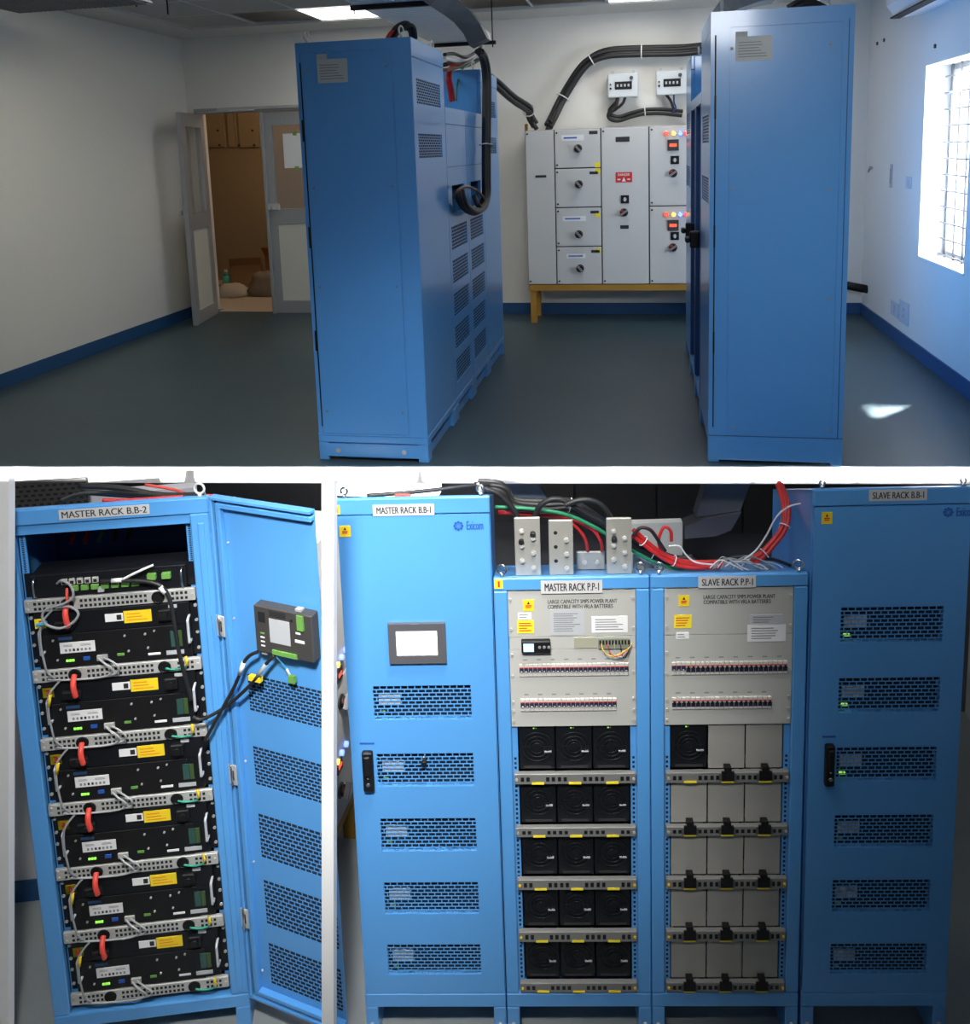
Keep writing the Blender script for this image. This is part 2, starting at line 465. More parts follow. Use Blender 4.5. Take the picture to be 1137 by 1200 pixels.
for i in range(cols_):
    for j in range(rows_):
        cx_, cy_ = GX0 + (i + .5)*GS, GY0 + (j + .5)*GS
        if (i, j) in open_ : continue
        if (i, j) in ledp:
            lb = {(2, 13): 'white glowing square ceiling panel beside a black open tile',
                  (6, 13): 'bright ceiling panel cut by the top edge above the switchgear wall'}.get((i, j), 'square ceiling light panel in the grid over the nearer floor')
            t = thing('ceiling_light', lb, 'ceiling light', T(cx_, cy_, CE + .008), None if j == 13 else 'ceiling lights over the near floor')
            MB().box(-GS/2 + .012, GS/2 - .012, -GS/2 + .012, GS/2 - .012, .006, .012, LED).obj('diffuser', t)
            fm = MB(); fm.holed(-GS/2 + .004, GS/2 - .004, -GS/2 + .004, GS/2 - .004, 0, .005, [(-GS/2 + .02, GS/2 - .02, -GS/2 + .02, GS/2 - .02)], GRID)
            fm.v = [(x, z, y) for x, y, z in fm.v]; fm.f = [q[::-1] for q in fm.f]
            fm.obj('frame', t)
            continue
        o = bpy.data.objects.new('ceiling_tile', tile_me); COL.objects.link(o); o.parent = ceiling; o.location = (cx_, cy_, CE + .018)
# window: reveal lining, steel bars
mb = MB()
mb.box(XR - .004, XR + .24, WY1 - .006, WY1, WZ0, WZ1, WINW); mb.box(XR - .004, XR + .24, WY0, WY0 + .006, WZ0, WZ1, WINW)
mb.box(XR - .004, XR + .24, WY0, WY1, WZ0, WZ0 + .012, WINW); mb.box(XR - .004, XR + .24, WY0, WY1, WZ1 - .006, WZ1, WINW)
win = struct('window_1', mb)
fx = XR + .17
mb = MB()
for y in (WY0 + .02, (WY0 + WY1)/2, WY1 - .025): mb.box(fx - .02, fx + .02, y - .02, y + .02, WZ0 + .012, WZ1 - .006, ALU)
mb.box(fx - .02, fx + .02, WY0, WY1, WZ0 + .012, WZ0 + .05, ALU); mb.box(fx - .02, fx + .02, WY0, WY1, WZ1 - .04, WZ1 - .006, ALU)
mb.obj('window_frame', win)
BAR = mat('grey_window_bar', (.22, .22, .25), .5)
bm_ = MB().cyl((0, WY0, 0), (0, WY1, 0), .006, BAR, 6).mesh('window_bar')
for k in range(12):
    o = bpy.data.objects.new('window_bar', bm_); COL.objects.link(o); o.parent = win; o.location = (fx - .05, 0, WZ0 + .03 + k*.105)
bv_ = MB().cyl((0, 0, WZ0), (0, 0, WZ1), .007, BAR, 6).mesh('window_bar')
for k in range(9):
    o = bpy.data.objects.new('window_bar', bv_); COL.objects.link(o); o.parent = win; o.location = (fx - .04, WY1 - .10 - k*.16, 0)
MB().box(fx, fx + .006, WY0, WY1, WZ0 + .012, WZ1 - .006, glass_mat('window_glass', (.9, .95, 1), .06)).obj('window_pane', win)
mb = MB(); mb.box(XR + .50, XR + .80, 6.12, 6.75, UZ, CE, WALL_R); struct('sun_blocker', mb)  # unseen block added outside the window to trim the sun patch
# white posts in front of the lower hall (they carry nothing above the slab edge)
def post(name, x0, x1, Y):
    a0, a1 = at_y(x0, 552, Y), at_y(x1, 552, Y); b0, b1 = at_y(x0, 1190, Y), at_y(x1, 1190, Y)
    def down(a, b):
        t = a.z/(a.z - b.z); return a + (b - a)*t
    f0, f1 = down(a0, b0), down(a1, b1)
    mb = MB(); d = Vector((0, .03, 0)); mi = mb.m(WHITE)
    mb.v = [tuple(p) for p in (f0, f1, f1 + d, f0 + d, a0, a1, a1 + d, a0 + d)]
    for q in ((0, 1, 5, 4), (1, 2, 6, 5), (2, 3, 7, 6), (3, 0, 4, 7), (4, 5, 6, 7), (3, 2, 1, 0)): mb.face(q, mi)
    return struct(name, mb)
post('trim_2', 377, 391, 2.30)
post('trim_3', -9, 10, 2.36)

# ================================================================ frames of the three rack groups
LR = T(-.2878*.65, 4.3*.65, 0) @ RZ(.1522)
LL = T(-3.7213*.573, 4.3*.573, 0) @ RZ(.2816)

# lower hall background
mb = MB(); mb.box(-1.6, .42, .735, .80, 0, 1.90, WALL_L); struct('wall_partition', mb, LL)
mb = MB(); mb.box(-1.6, .42, .722, .7345, 0, .10, SKIRT); struct('baseboard_partition', mb, LL)
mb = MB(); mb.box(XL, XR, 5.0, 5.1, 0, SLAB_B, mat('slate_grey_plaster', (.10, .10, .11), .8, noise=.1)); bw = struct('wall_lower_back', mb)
# boards on the hall's back wall and the sheet metal above the power racks
YW = 5.0
def wy(px, py): return at_y(px, py, YW)
zt = wy(700, 617).z
for i, (a, b) in enumerate(((560, 674), (675, 769), (770, 870), (871, 985))):
    for j, (c, d) in enumerate(((1.70, 1.545), (1.54, 1.40), (1.395, zt))):
        MB().box(wy(a, 600).x + .003, wy(b, 600).x - .003, YW - .012, YW - .0005, c, d + .004, PANEL_D).obj('board', bw)

def LP(px, py, y): return local(LR, px, py, y)
def P2(pts, y): return [(LP(px, py, y).x, LP(px, py, y).z) for px, py in pts]
t = thing('cable_duct', 'galvanised sheet metal duct curving down behind the slave power rack', 'duct', LR)
MB().prism(P2([(832, 554), (884, 554), (868, 598), (816, 606)], 1.3), 'y', 1.3, 1.38, DUCT_L).obj('body', t)
MB().prism(P2([(802, 616), (826, 606), (868, 599), (856, 620), (838, 627), (802, 630)], 1.3), 'y', 1.285, 1.38, mat('shiny_duct_lip', (.55, .56, .6), .25, metal=.7)).obj('lip', t)
o = MB().prism(P2([(578, 554), (622, 554), (646, 592), (612, 594), (590, 580)], 1.3), 'y', 1.3, 1.36, mat('pale_blue_sheet', (.30, .36, .42), .5)).obj('sheet_metal_hood', None, LR)
tag(o, 'pale blue sheet metal hood behind the cables at the tall master rack', 'hood')
o = MB().prism([(a, c) for a, c in P2([(735, 614), (800, 612)], .62)] + [(P2([(800, 612)], .62)[0][0], .002), (P2([(735, 614)], .62)[0][0], .002)], 'y', .62, .66, GREY).obj('grey_back_cabinet', None, LR)
tag(o, 'plain light grey board standing behind the bolted busbar plates', 'board')

# ================================================================ LOWER RIGHT: battery racks and power racks
ZH = 2.145; SL = .40; RD = .45
def rack_shell(t, W, zt, z_head, z_base=.206, D=RD, open_front=False, mt=BLUE, RB_=.0155):
    zb = zt - SL*D
    for nm, x0, x1 in (('side_panel', 0, .014), ('side_panel', W - .014, W)):
        MB().prism([(.021, .146), (D, .146), (D, zb), (.021, zt - SL*.021)], 'x', x0, x1, mt).obj(nm, t)
    MB().box(.015, W - .015, D - .014, D, .146, zb - .016, BLUE_D).obj('back_panel', t)
    mb = MB(); mb.prism([(.021, zt - .012 - SL*.021), (.021, zt - SL*.021 + .001), (D, zb + .001), (D, zb - .012)], 'x', 0, W, mt); mb.obj('roof', t)
    MB().box(0, W, 0, .0205, z_head, zt, mt, .004).obj('header', t)
    mb = MB(); mb.box(0, W, 0, D, .146, z_base - .002, mt, .004); mb.obj('base_beam', t)
    for x0, x1 in ((0, .046), (W - .046, W)):
        mb = MB(); mb.box(x0, x1, 0, D, 0, .146, mt, .003); mb.cyl(((x0 + x1)/2, .001, .075), ((x0 + x1)/2, -.006, .075), .008, SILVER, 8)
        mb.obj('leg', t)
    eye_bolt(t, .03, .012, zt, RB_); eye_bolt(t, W - .03, .012, zt, RB_)

def battery_rack(name, label, u0, u1, vents, title, title_rect, logo_rect, warn_rect, handle_rect):
    W = u1 - u0; M = LR @ T(u0, 0, 0)
    t = thing(name, label, 'rack', M)
    rack_shell(t, W, ZH, 2.086, RB_=.012 if u0 < 0 else .008)
    V = []
    for r in vents:
        a, b, c, d = lrect(M, *r); V.append((a, b, c, d))
    am = sum(v[0] for v in V)/len(V); bm = sum(v[1] for v in V)/len(V)
    V = [(am, bm, v[2], v[3]) for v in V]
    d = MB(); d.holed(.003, W - .003, .207, 2.083, .0005, .0205, V, BLUE); door = d.obj('door', t)
    gm = MB(); w_, h_ = bm - am, V[0][3] - V[0][2]
    gm.box(0, w_, .0205, .026, 0, h_, VENTB); grille(gm, 0, w_, 0, h_, .002, 9, 14, BLUE)
    gme = gm.mesh('vent_grille')
    for k, v in enumerate(V):
        g = bpy.data.objects.new('vent_grille', gme); COL.objects.link(g); g.parent = t
        g.location = (v[0], 0, v[2]); g.scale = (1, 1, (v[3] - v[2])/h_)
        MB().box(w_*.05, w_*.27, .012, .020, h_*.38, h_*.70, GREYP).obj('module_label', g)
        m2 = MB(); m2.box(w_*.05, w_*.11, .012, .020, h_*.14, h_*.19, LGRN if (k < 3 and u0 > .5) else TGRN); m2.obj('indicator', g)
    a, b, c, dd = lrect(M, *title_rect); sticker('name_label', t, a, b, c, dd, -.0002, LABEL, title)
    a, b, c, dd = lrect(M, *logo_rect)
    lm = MB(); cxx, czz = a + (dd - c)*.5, (c + dd)/2; R = (dd - c)*.5
    for k in range(8):
        an = k*math.pi/4; lm.cyl((cxx + R*.7*math.cos(an), -.0012, czz + R*.7*math.sin(an)), (cxx + R*.7*math.cos(an), .0004, czz + R*.7*math.sin(an)), R*.26, INK_B, 8)
    lm.ring((cxx, -.0002, czz), (0, 1, 0), R*.3, .0012, INK_B, 14, 6)
    write(lm, 'Exicom', cxx + R*1.5, b, c + (dd - c)*.1, dd - (dd - c)*.05, -.0008, INK_B)
    lm.obj('logo', t)
    a, b, c, dd = lrect(M, *warn_rect); warning('warning_sticker', t, a, b, c, dd, .0003)
    a, b, c, dd = lrect(M, *handle_rect)
    hb = MB(); hb.box(a, b, -.022, .0003, c, dd, BLACK, .005); hb.box(a + (b - a)*.2, b - (b - a)*.2, -.034, -.022, c + (dd - c)*.45, dd - (dd - c)*.06, BLACK, .004)
    h = hb.obj('handle', t)
    hm = MB(); hm.cyl(((a + b)/2, -.022, c + (dd - c)*.22), ((a + b)/2, -.028, c + (dd - c)*.22), .007, CHROME, 12)
    hm.cyl(((a + b)/2, -.022, c + (dd - c)*.38), ((a + b)/2, -.026, c + (dd - c)*.38), .0035, CHROME, 8); hm.obj('lock', h)
    lb = MB(); lines(lb, a - .008, b + .01, dd + .018, dd + .026, -.0001, 1, INK_B, .9); lb.obj('maker_mark', t)
    return t, M, W

bb1, MB1, WB1 = battery_rack('battery_rack', 'tall blue rack labelled MASTER RACK B.B-1 with a lit white screen in its door', -.868, -.342,
    [(436.5, 803.5, 551, 843.5), (441, 883, 555.5, 921.5), (446.5, 959, 558, 997.5), (451, 1034, 562, 1071), (456, 1107, 565, 1142)],
    'MASTER RACK B.B-1', (437, 591, 509, 604), (531, 610, 566, 622), (398, 616, 411, 629), (426, 878, 438.5, 924))
a, b, c, d = lrect(MB1, 456, 729, 523, 775)
mb = MB(); mb.holed(a, b, c, d, -.014, .0003, [lrect(MB1, 465, 737, 513, 766)], BEZEL); bez = mb.obj('touch_panel', bb1)
a, b, c, d = lrect(MB1, 465, 737, 513, 766); MB().box(a, b, -.009, .0002, c, d, SCR).obj('screen', bez)
a, b, c, d = lrect(MB1, 391, 592, 398.5, 602.5); sticker('number_sticker', bb1, a, b, c, d, -.0002, YEL2, '1', RED, pad=(.40, .16))
p = local(MB1, 497, 887); mb = MB(); mb.cyl((p.x, .004, p.z), (p.x, -.012, p.z), .007, CHROME, 10); mb.cyl((p.x, -.002, p.z - .018), (p.x, -.018, p.z - .018), .010, BLACK, 12); mb.obj('vent_plug', bb1)

bb2, MB2, WB2 = battery_rack('battery_rack', 'tall blue rack labelled SLAVE RACK B.B-1 in shade, with six mesh vents', .746, 1.272,
    [(986, 711, 1106, 753), (983, 794, 1102, 835), (980.5, 875.5, 1098, 915.5), (977.5, 955, 1094, 993), (975, 1031, 1090, 1069), (972.5, 1106, 1085, 1142)],
    'SLAVE RACK B.B-1', (1018.5, 573.5, 1086.5, 586.5), (1105, 594, 1143, 606), (963, 600, 975.5, 614), (965.5, 870, 976.5, 918))

# power racks
ZP = 1.848
def power_rack(label, u0, title, title_rect):
    W = .535; M = LR @ T(u0, 0, 0)
    t = thing('power_rack', label, 'rack', M)
    rack_shell(t, W, ZP, 1.802)
    for x0, x1 in ((0, .047), (W - .047, W)):
        MB().box(x0, x1, 0, .0205, .206, 1.8005, BLUE, .004).obj('post', t)
    hb = []
    for x0, x1 in ((.0475, .068), (W - .068, W - .0475)):
        mb = MB(); mb.box(x0, x1, .016, .026, .206, 1.8, BLUE); mb.obj('mounting_rail', t)
        mb = MB(); xc = (x0 + x1)/2
        for k in range(52): mb.box(xc - .004, xc + .004, .0153, .016, .222 + k*.0182, .222 + k*.0182 + .009, DARK)
        h = mb.obj('rail_holes', t); h['kind'] = 'stuff'
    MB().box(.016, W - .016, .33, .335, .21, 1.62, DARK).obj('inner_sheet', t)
    a, b, c, d = lrect(M, *title_rect); sticker('name_label', t, a, b, c, d, -.0002, LABEL, title)
    return t, M, W
pp1, MP1, WP = power_rack('blue open power rack labelled MASTER RACK P.P-1 beside the touch panel rack', -.338, 'MASTER RACK P.P-1', (634, 680, 706, 695))
pp2, MP2, WP = power_rack('blue open power rack labelled SLAVE RACK P.P-1 holding beige covers', .2, 'SLAVE RACK P.P-1', (818.5, 675, 886, 688.5))
a, b, c, d = lrect(MP1, 579.5, 679, 589.5, 689.5); sticker('number_sticker', pp1, a, b, c, d, -.0002, YEL2, '1', RED, pad=(.40, .16))

ZK = lrect(MP1, 600, 700, 744, 761)[2]          # foot of the controller
XI0, XI1 = .0485, WP - .0485                # clear width between posts
YF = .006                                   # front of the grey panels
Z_A, Z_B, Z_C = 1.797, lrect(MP1, 600, 700, 744, 747)[2], lrect(MP1, 600, 700, 744, 852)[2]         # top of upper fascia, its foot, foot of the breaker panel
def breaker_mesh(w, h, on, redtop):
    mb = MB(); g = w*.06
    mb.box(g, w - g, -.007, 0, 0, h, mat('breaker_body', (.60, .57, .53), .45), .001)
    mb.box(g, w - g, -.0076, -.007, h*.70, h*.77, CRED if not redtop else mat('maroon_mark', (.25, .01, .03), .5))
    zb, zt_ = (.34, .69) if on else (.22, .58)
    mb.box(g, w - g, -.008, -.007, h*zb, h*zt_, mat('breaker_slot', (.018, .022, .05), .5))
    zz = (zb + .02, zb + .12) if on else (zt_ - .05, zt_ + .12)
    mb.box(w*.3, w*.7, -.012, -.008, h*zz[0], h*zz[1], mat('breaker_toggle', (.30, .30, .31), .4) if on else BLACK)
    return mb.mesh('circuit_breaker')
ORD = 'first second third fourth fifth sixth seventh eighth ninth tenth eleventh twelfth thirteenth fourteenth fifteenth sixteenth seventeenth eighteenth nineteenth twentieth twenty-first twenty-second twenty-third twenty-fourth'.split()
def breaker_row(M, rect, n, on, label, group, red3=None):
    a, b, c, d = lrect(M, *rect); w = (b - a)/n
    me = breaker_mesh(w, d - c, on, False); mer = breaker_mesh(w, d - c, True, True) if red3 else None
    for k in range(n):
        r3 = red3 and k < 3
        o = bpy.data.objects.new('circuit_breaker', mer if r3 else me); COL.objects.link(o)
        o.matrix_world = M @ T(a + k*w, YF, c)
        tag(o, '%s breaker in the %s' % (ORD[k].capitalize(), group.replace('breaker row', 'row')) + (', maroon topped and switched on' if r3 else ', switched on' if on else ', switched off'), 'circuit breaker', group)
    return a, b, c, d
def grey_panels(t, M, W, seam_y):
    mb = MB(); mb.box(XI0, XI1, YF, YF + .008, Z_B + .0015, Z_A, GREY); up = mb.obj('upper_fascia', t)
    mb = MB(); mb.box(XI0, XI1, YF, YF + .008, Z_C, seam_y, GREY); lo = mb.obj('breaker_fascia', t)
    sc = MB()
    screws(sc, [(XI0 + .008, z) for z in (Z_A - .03, Z_B + .03)] + [(XI1 - .008, z) for z in (Z_A - .03, Z_B + .03)], YF, .0055, SILVER); sc.obj('screws', up)
    sc = MB()
    screws(sc, [(XI0 + .008, z) for z in (ZK - .02, ZK - .10, ZK - .20, Z_C + .06, Z_C + .02)] + [(XI1 - .008, z) for z in (ZK - .09, ZK - .19, Z_C + .06, Z_C + .02)], YF, .0055, SILVER); sc.obj('screws', lo)
    return up, lo
up1, lo1 = grey_panels(pp1, MP1, WP, ZK - .001)
up2, lo2 = grey_panels(pp2, MP2, WP, Z_B - .001)
def fascia_text(up, M, x0, x1, yt):
    mb = MB()
    a, b, c, d = lrect(M, x0, yt, x1, yt + 4.6); write(mb, WORDS[6], a, b, c, d, YF - .0006, INK)
    a, b, c, d = lrect(M, x0, yt + 6, x1 - 5, yt + 10.6); write(mb, WORDS[7], a, b, c, d, YF - .0006, INK)
    mb.obj('lettering', up)
fascia_text(up1, MP1, 642, 723.5, 703.3)
fascia_text(up2, MP2, 825, 909, 697.8)
def st(par, M, r, mt, **k):
    a, b, c, d = lrect(M, *r); return sticker(k.pop('name', 'printed_sticker'), par, a, b, c, d, YF, mt, **k)
a, b, c, d = lrect(MP1, 613, 704, 626, 717); warning('warning_sticker', up1, a, b, c, d, YF)
st(up1, MP1, (607, 719, 623, 726.5), PAPER, nl=2, ink=INK_G)
st(up1, MP1, (606.5, 728, 626, 743), YEL2, nl=4, ink=RED, label='yellow caution sticker')
st(up1, MP1, (645, 715, 685, 745), GREYP, nl=9, ink=INK_G)
st(up1, MP1, (693.5, 723, 736, 742), PAPER, nl=5, ink=INK_G)
a, b, c, d = lrect(MP2, 795.5, 698.5, 808.5, 711.5); warning('warning_sticker', up2, a, b, c, d, YF)
st(up2, MP2, (790.5, 721.5, 811, 737), YEL2, nl=4, ink=RED, label='yellow caution sticker')
st(up2, MP2, (793, 742, 808, 749.5), PAPER, nl=2, ink=INK_G)
st(up2, MP2, (879, 721, 918, 732.5), GREYP, nl=3, ink=INK_G)
st(up2, MP2, (876.5, 733, 921.5, 752.5), PAPER, nl=5, ink=INK_G)
# controller in the master power rack
t = thing('rack_controller', 'slim grey rack controller with small lit blue screen above the breakers', 'controller', MP1)
m = MB(); m.box(XI0 + .001, XI1 - .001, YF, YF + .006, ZK, Z_B, GREY); m.box(.07, WP - .07, YF + .006, YF + .12, ZK, Z_B, GREY); m.obj('body', t)
a, b, c, d = lrect(MP1, 611, 747.5, 645, 762); cb = MB(); cb.box(a, b, -.016, YF - .0004, ZK - .004, Z_B - .004, BLACK, .003); disp = cb.obj('display_unit', t)
a2, b2, c2, d2 = lrect(MP1, 613.5, 750, 625.5, 759.5); MB().box(a2, b2, -.018, -.0158, ZK + .004, Z_B - .012, SCRB).obj('screen', disp)
kb = MB()
for k in range(3): kb.cyl((b2 + .02 + k*.016, -.016, ZK + .02), (b2 + .02 + k*.016, -.019, ZK + .02), .005, INK_G, 10)
kb.obj('keys', disp)
a, b, c, d = lrect(MP1, 673, 749, 700, 760); MB().box(a, b, YF - .004, YF - .0002, ZK + .003, Z_B - .004, mat('olive_grey_board', (.36, .36, .27), .5)).obj('relay_board', t)
a, b, c, d = lrect(MP1, 701, 748, 738, 760); tb = MB(); tb.box(a, b, YF - .010, YF - .0002, ZK + .003, Z_B - .006, mat('terminal_grey_green', (.22, .24, .18), .5))
for k in range(10): tb.box(a + .004 + k*(b - a)/10, a + .010 + k*(b - a)/10, YF - .013, YF - .010, ZK + .02, Z_B - .01, DARK)
tb.obj('terminal_block', t)
wz = MB()
for k, col in enumerate((CYEL, CRED, CGRY, CBLK)):
    pts = [(a + .01 + .022*k, -.008, ZK + .025), (a + .02 + .02*k, -.02, ZK + .0 - .004*k), (a + .055 + .012*k, -.022, ZK - .013 - .002*k), (b - .002, -.016, ZK + .015), (b + .004, -.006, ZK + .03)]
    wz.tube(pts, .0016, col, 6, 5)
wz.obj('wires', t)
def group_marks(up, M, rect, n):
    a, b, c, d = lrect(M, *rect); mb = MB(); w = (b - a)/n
    for k in range(n): mb.box(a + w*(k + .3), a + w*(k + .62), YF - .0006, YF, d + .012, d + .017, INK_G)
    h = mb.obj('row_marking', up); h['kind'] = 'stuff'
R1 = (608.7, 778, 737, 792); R2 = (610, 819, 723, 833); R3 = (787, 775.5, 923, 790); R4 = (787.5, 817, 905, 830.5)
breaker_row(MP1, R1, 24, True, 'circuit breaker switched on in the upper row of master power rack', 'upper breaker row of the master power rack')
breaker_row(MP1, R2, 21, True, 'circuit breaker switched on in the lower row of master power rack', 'lower breaker row of the master power rack')
breaker_row(MP2, R3, 24, False, 'circuit breaker switched off in the upper row of slave power rack', 'upper breaker row of the slave power rack',
            'maroon topped breaker switched on, at the start of the slave rack upper row')
breaker_row(MP2, R4, 21, False, 'circuit breaker switched off in the lower row of slave power rack', 'lower breaker row of the slave power rack')
group_marks(lo1, MP1, R1, 8); group_marks(lo1, MP1, R2, 7); group_marks(lo2, MP2, R3, 8); group_marks(lo2, MP2, R4, 7)

# rectifier modules, blank covers and the strips between them
ROWS = ['top', 'second', 'third', 'fourth', 'bottom']; COLS = ['left', 'middle', 'right']
SZ = []
for (yt, yb) in ((906, 918), (969, 980), (1030, 1042), (1091, 1103), (1151, 1162)):
    a, b, c, d = lrect(MP1, 609, yt, 746, yb); SZ.append((c, d))
tops = [Z_C - .003] + [s[0] - .002 for s in SZ[:-1]]
CX0, CX1 = .070, WP - .070; CW = (CX1 - CX0)/3
mh = min(tops[i] - SZ[i][1] for i in range(5)) - .001
def fan_module(h):
    t = thing('fan_module', '', 'power module', None, 'black fan cooled modules')
    w = CW - .004
    MB().box(0, w, .02, .30, 0, h, BLACK_M, .003).obj('body', t)
    fg = MB(); cxx, czz = w/2, h*.53; R = w*.43
    for q in (1, .72, .45): fg.ring((cxx, .018, czz), (0, 1, 0), R*q, .0022, BLACK_M, 24, 6)
    fg.box(cxx - R, cxx + R, .0165, .0185, czz - .002, czz + .002, BLACK_M); fg.box(cxx - .002, cxx + .002, .0165, .0185, czz - R, czz + R, BLACK_M)
    fg.obj('fan_guard', t)
    MB().cyl((cxx, .019, czz), (cxx, .0145, czz), R*.3, BLACK_M, 16).obj('fan_hub', t)
    MB().box(w*.70, w*.90, .012, .0195, h*.42, h*.435, CGRY).obj('handle', t)
    MB().box(w*.12, w*.88, .0185, .0198, h*.035, h*.085, mat('charcoal_mark', (.03, .03, .033), .6)).obj('data_plate', t)
    m = MB(); m.box(w*.40, w*.44, .0185, .0198, h*.945, h*.965, LGRN); m.box(w*.47, w*.50, .0185, .0198, h*.945, h*.965, TGRN); m.obj('indicator', t)
    return t
def blank_cover(h):
    t = thing('blank_cover', '', 'cover', None, 'beige blank covers')
    w = CW - .004
    m = MB(); m.box(0, w, .016, .022, 0, h, BEIGE, .002); m.box(.004, w - .004, .022, .07, 0, .012, BEIGE); m.box(.004, w - .004, .022, .07, h - .012, h, BEIGE); m.obj('panel', t)
    return t
fan0 = fan_module(mh); cov0 = blank_cover(mh); used = {'f': 0, 'c': 0}
def put(kind, M, r, cidx, label):
    src = fan0 if kind == 'f' else cov0
    X = M @ T(CX0 + cidx*CW + .002, 0, SZ[r][1] + .0005)
    if not used[kind]:
        src.matrix_world = X; src['label'] = label; used[kind] = 1
    else: dup(src, X, label)
for r in range(5):
    for cidx in range(3):
        put('f', MP1, r, cidx, 'black fan module in the %s row, %s column of master power rack' % (ROWS[r], COLS[cidx]))
        if r == 0 and cidx == 0: put('f', MP2, 0, 0, 'single black fan module at upper corner of the slave power rack')
        else: put('c', MP2, r, cidx, 'beige blank cover in the %s row, %s column of slave power rack' % (ROWS[r], COLS[cidx]))
def strip(M, r, label, group, latches):
    t = thing('module_strip', label, 'strip', M, group)
    z0, z1 = SZ[r]
    m = MB(); m.box(.052, WP - .052, -.004, .015, z0, z1, STRIP, .002)
    m.obj('body', t)
    m = MB()
    for k in range(3):
        for q in (-.055, -.035, .035, .055):
            x = CX0 + (k + .5)*CW + q; m.box(x - .006, x + .006, -.0046, -.004, z0 + .012, z1 - .012, BLACK)
    h = m.obj('slots', t); h['kind'] = 'stuff'
    m = MB(); screws(m, [(.060, (z0 + z1)/2), (WP - .060, (z0 + z1)/2)], -.004, .005, CYEL if r > 1 else SILVER); m.obj('screws', t)
    for k in range(3):
        x = CX0 + (k + .5)*CW
        MB().box(x - .022, x + .022, -.006, -.0042, z0 + .001, z0 + .009, YEL2).obj('yellow_mark', t)
        if k in latches:
            m = MB(); m.box(x - .022, x + .022, -.010, -.0042, z0 + .011, z1 + .006, BLACK); m.box(x - .012, x + .012, -.010, .013, z1 + .006, z1 + .022, BLACK)
            m.box(x - .03, x + .03, -.008, -.0042, z0 + .011, z1 - .004, mat('latch_grey', (.08, .08, .08), .5)); m.obj('latch', t)
for r in range(5):
    strip(MP1, r, 'grey slotted strip with yellow marks under the %s row of fan modules' % ROWS[r], 'strips of the master power rack', ())
    strip(MP2, r, 'dark latch strip under the %s row of slave power rack' % ROWS[r], 'strips of the slave power rack', (1, 2) if r == 0 else (0, 1, 2))

# busbars and cables above the power racks
def roofz(y): return ZP - SL*y
def busbar(label, r, y, holes_only=False, two=True, group='tinned busbar plates above the power racks'):
    a, b, c, d = lrect(LR, *r, y)
    t = thing('busbar_plate', label, 'busbar', LR, group)
    z0 = roofz(y) + .002
    MB().box(a, b, y, y + .012, z0, d, BUS, .002).obj('plate', t)
    w = b - a; h = d - c
    for k in range(2 if h < .1 else 6):
        x = a + w*(.28 if k % 2 else .72); z = c + h*(.16 + .125*k) if h > .1 else c + h*.55
        m = MB()
        if holes_only and k % 2: m.cyl((x, y - .0005, z), (x, y + .001, z), .007, DARK, 10); m.obj('bolt_hole', t)
        else: m.cyl((x, y, z), (x, y - .007, z), .009, SILVER, 6, sm=False); m.cyl((x, y - .007, z), (x, y - .013, z), .005, SILVER, 8); m.obj('bolt', t)
busbar('tall tinned busbar plate nearest the touch panel rack, two black cables bolted on', (603.5, 607, 633.5, 676), .06)
busbar('tall tinned busbar plate with open bolt holes and no cables', (643.5, 610, 672, 676), .06, True)
busbar('tall tinned busbar plate nearest the twin eye bolts with one black cable', (711, 607.5, 740.5, 674), .06)
busbar('low tinned busbar plate with red cables between two tall plates', (676, 647, 709, 672), .225)
busbar('low tinned busbar plate half hidden behind the twin eye bolts', (742, 650, 772, 668), .225)
def cable(name, label, pts, r, mt, y=.1, sub=6, M=LR, group=None, strands=1, cat='cable', ties=()):
    P = []
    for q in pts:
        p = local(M, q[0], q[1], q[2] if len(q) > 2 else y)
        if M is LR and -.02 < p.y < RD + .02:                       # keep it on the sloping roofs and off the tall racks' sides
            lift = r*(2.7 if strands > 1 else 1) + .003
            if -.338 < p.x < .80 and q[1] > 560 and (q[0] > 577): p.z = max(p.z, ZP - SL*p.y + lift); p.x = min(max(p.x, -.338 + lift), .742 - lift)
            elif p.x < -.338: p.z = max(p.z, ZH - SL*p.y + lift)
        P.append((p.x, p.y, p.z))
    m = MB()
    for k in range(strands):
        an = 2*math.pi*k/max(1, strands); off = Vector((math.cos(an), math.sin(an)*.6, math.sin(an)))*(r*1.05 if strands > 1 else 0)
        m.tube([Vector(p) + off*(1 + .15*math.sin(i*1.7 + k)) for i, p in enumerate(P)], r, mt, 8, sub)
    if ties:
        t = thing(name, label, cat, M, group); m.obj('sheath', t)
        for k in ties: MB().ring(P[k], Vector(P[min(k + 1, len(P) - 1)]) - Vector(P[max(k - 1, 0)]), r*(2.4 if strands > 1 else 1.3), .002, CWHT, 14, 6).obj('cable_tie', t)
        return t
    o = m.obj(name, None, M); return tag(o, label, cat, group)
cable('black_cable', 'thick black cable from the busbar near the touch panel rack, going left', [(611, 636, .05), (611, 622), (607, 606), (596, 590), (580, 577), (560, 571)], .010, CBLK, .12)
cable('black_cable', 'thick black cable arching from first busbar plate into the bundle', [(624.5, 628, .05), (626, 608), (634, 592), (648, 585), (664, 588), (684, 600), (706, 612), (726, 630)], .010, CBLK, .12)
cable('black_cable', 'thick black cable looping over to the busbar at the eye bolts', [(720, 634, .05), (719, 617), (711, 599), (698, 588), (680, 586), (662, 592)], .010, CBLK, .1)
cable('black_cable_bundle', 'black cable bundle tied in white, running behind the tall busbars', [(560, 568), (578, 572), (600, 588), (640, 592), (668, 592), (692, 604), (718, 622), (742, 636), (764, 648), (790, 662), (812, 668)], .011, CBLK, .2, strands=4, ties=(4, 6, 8))
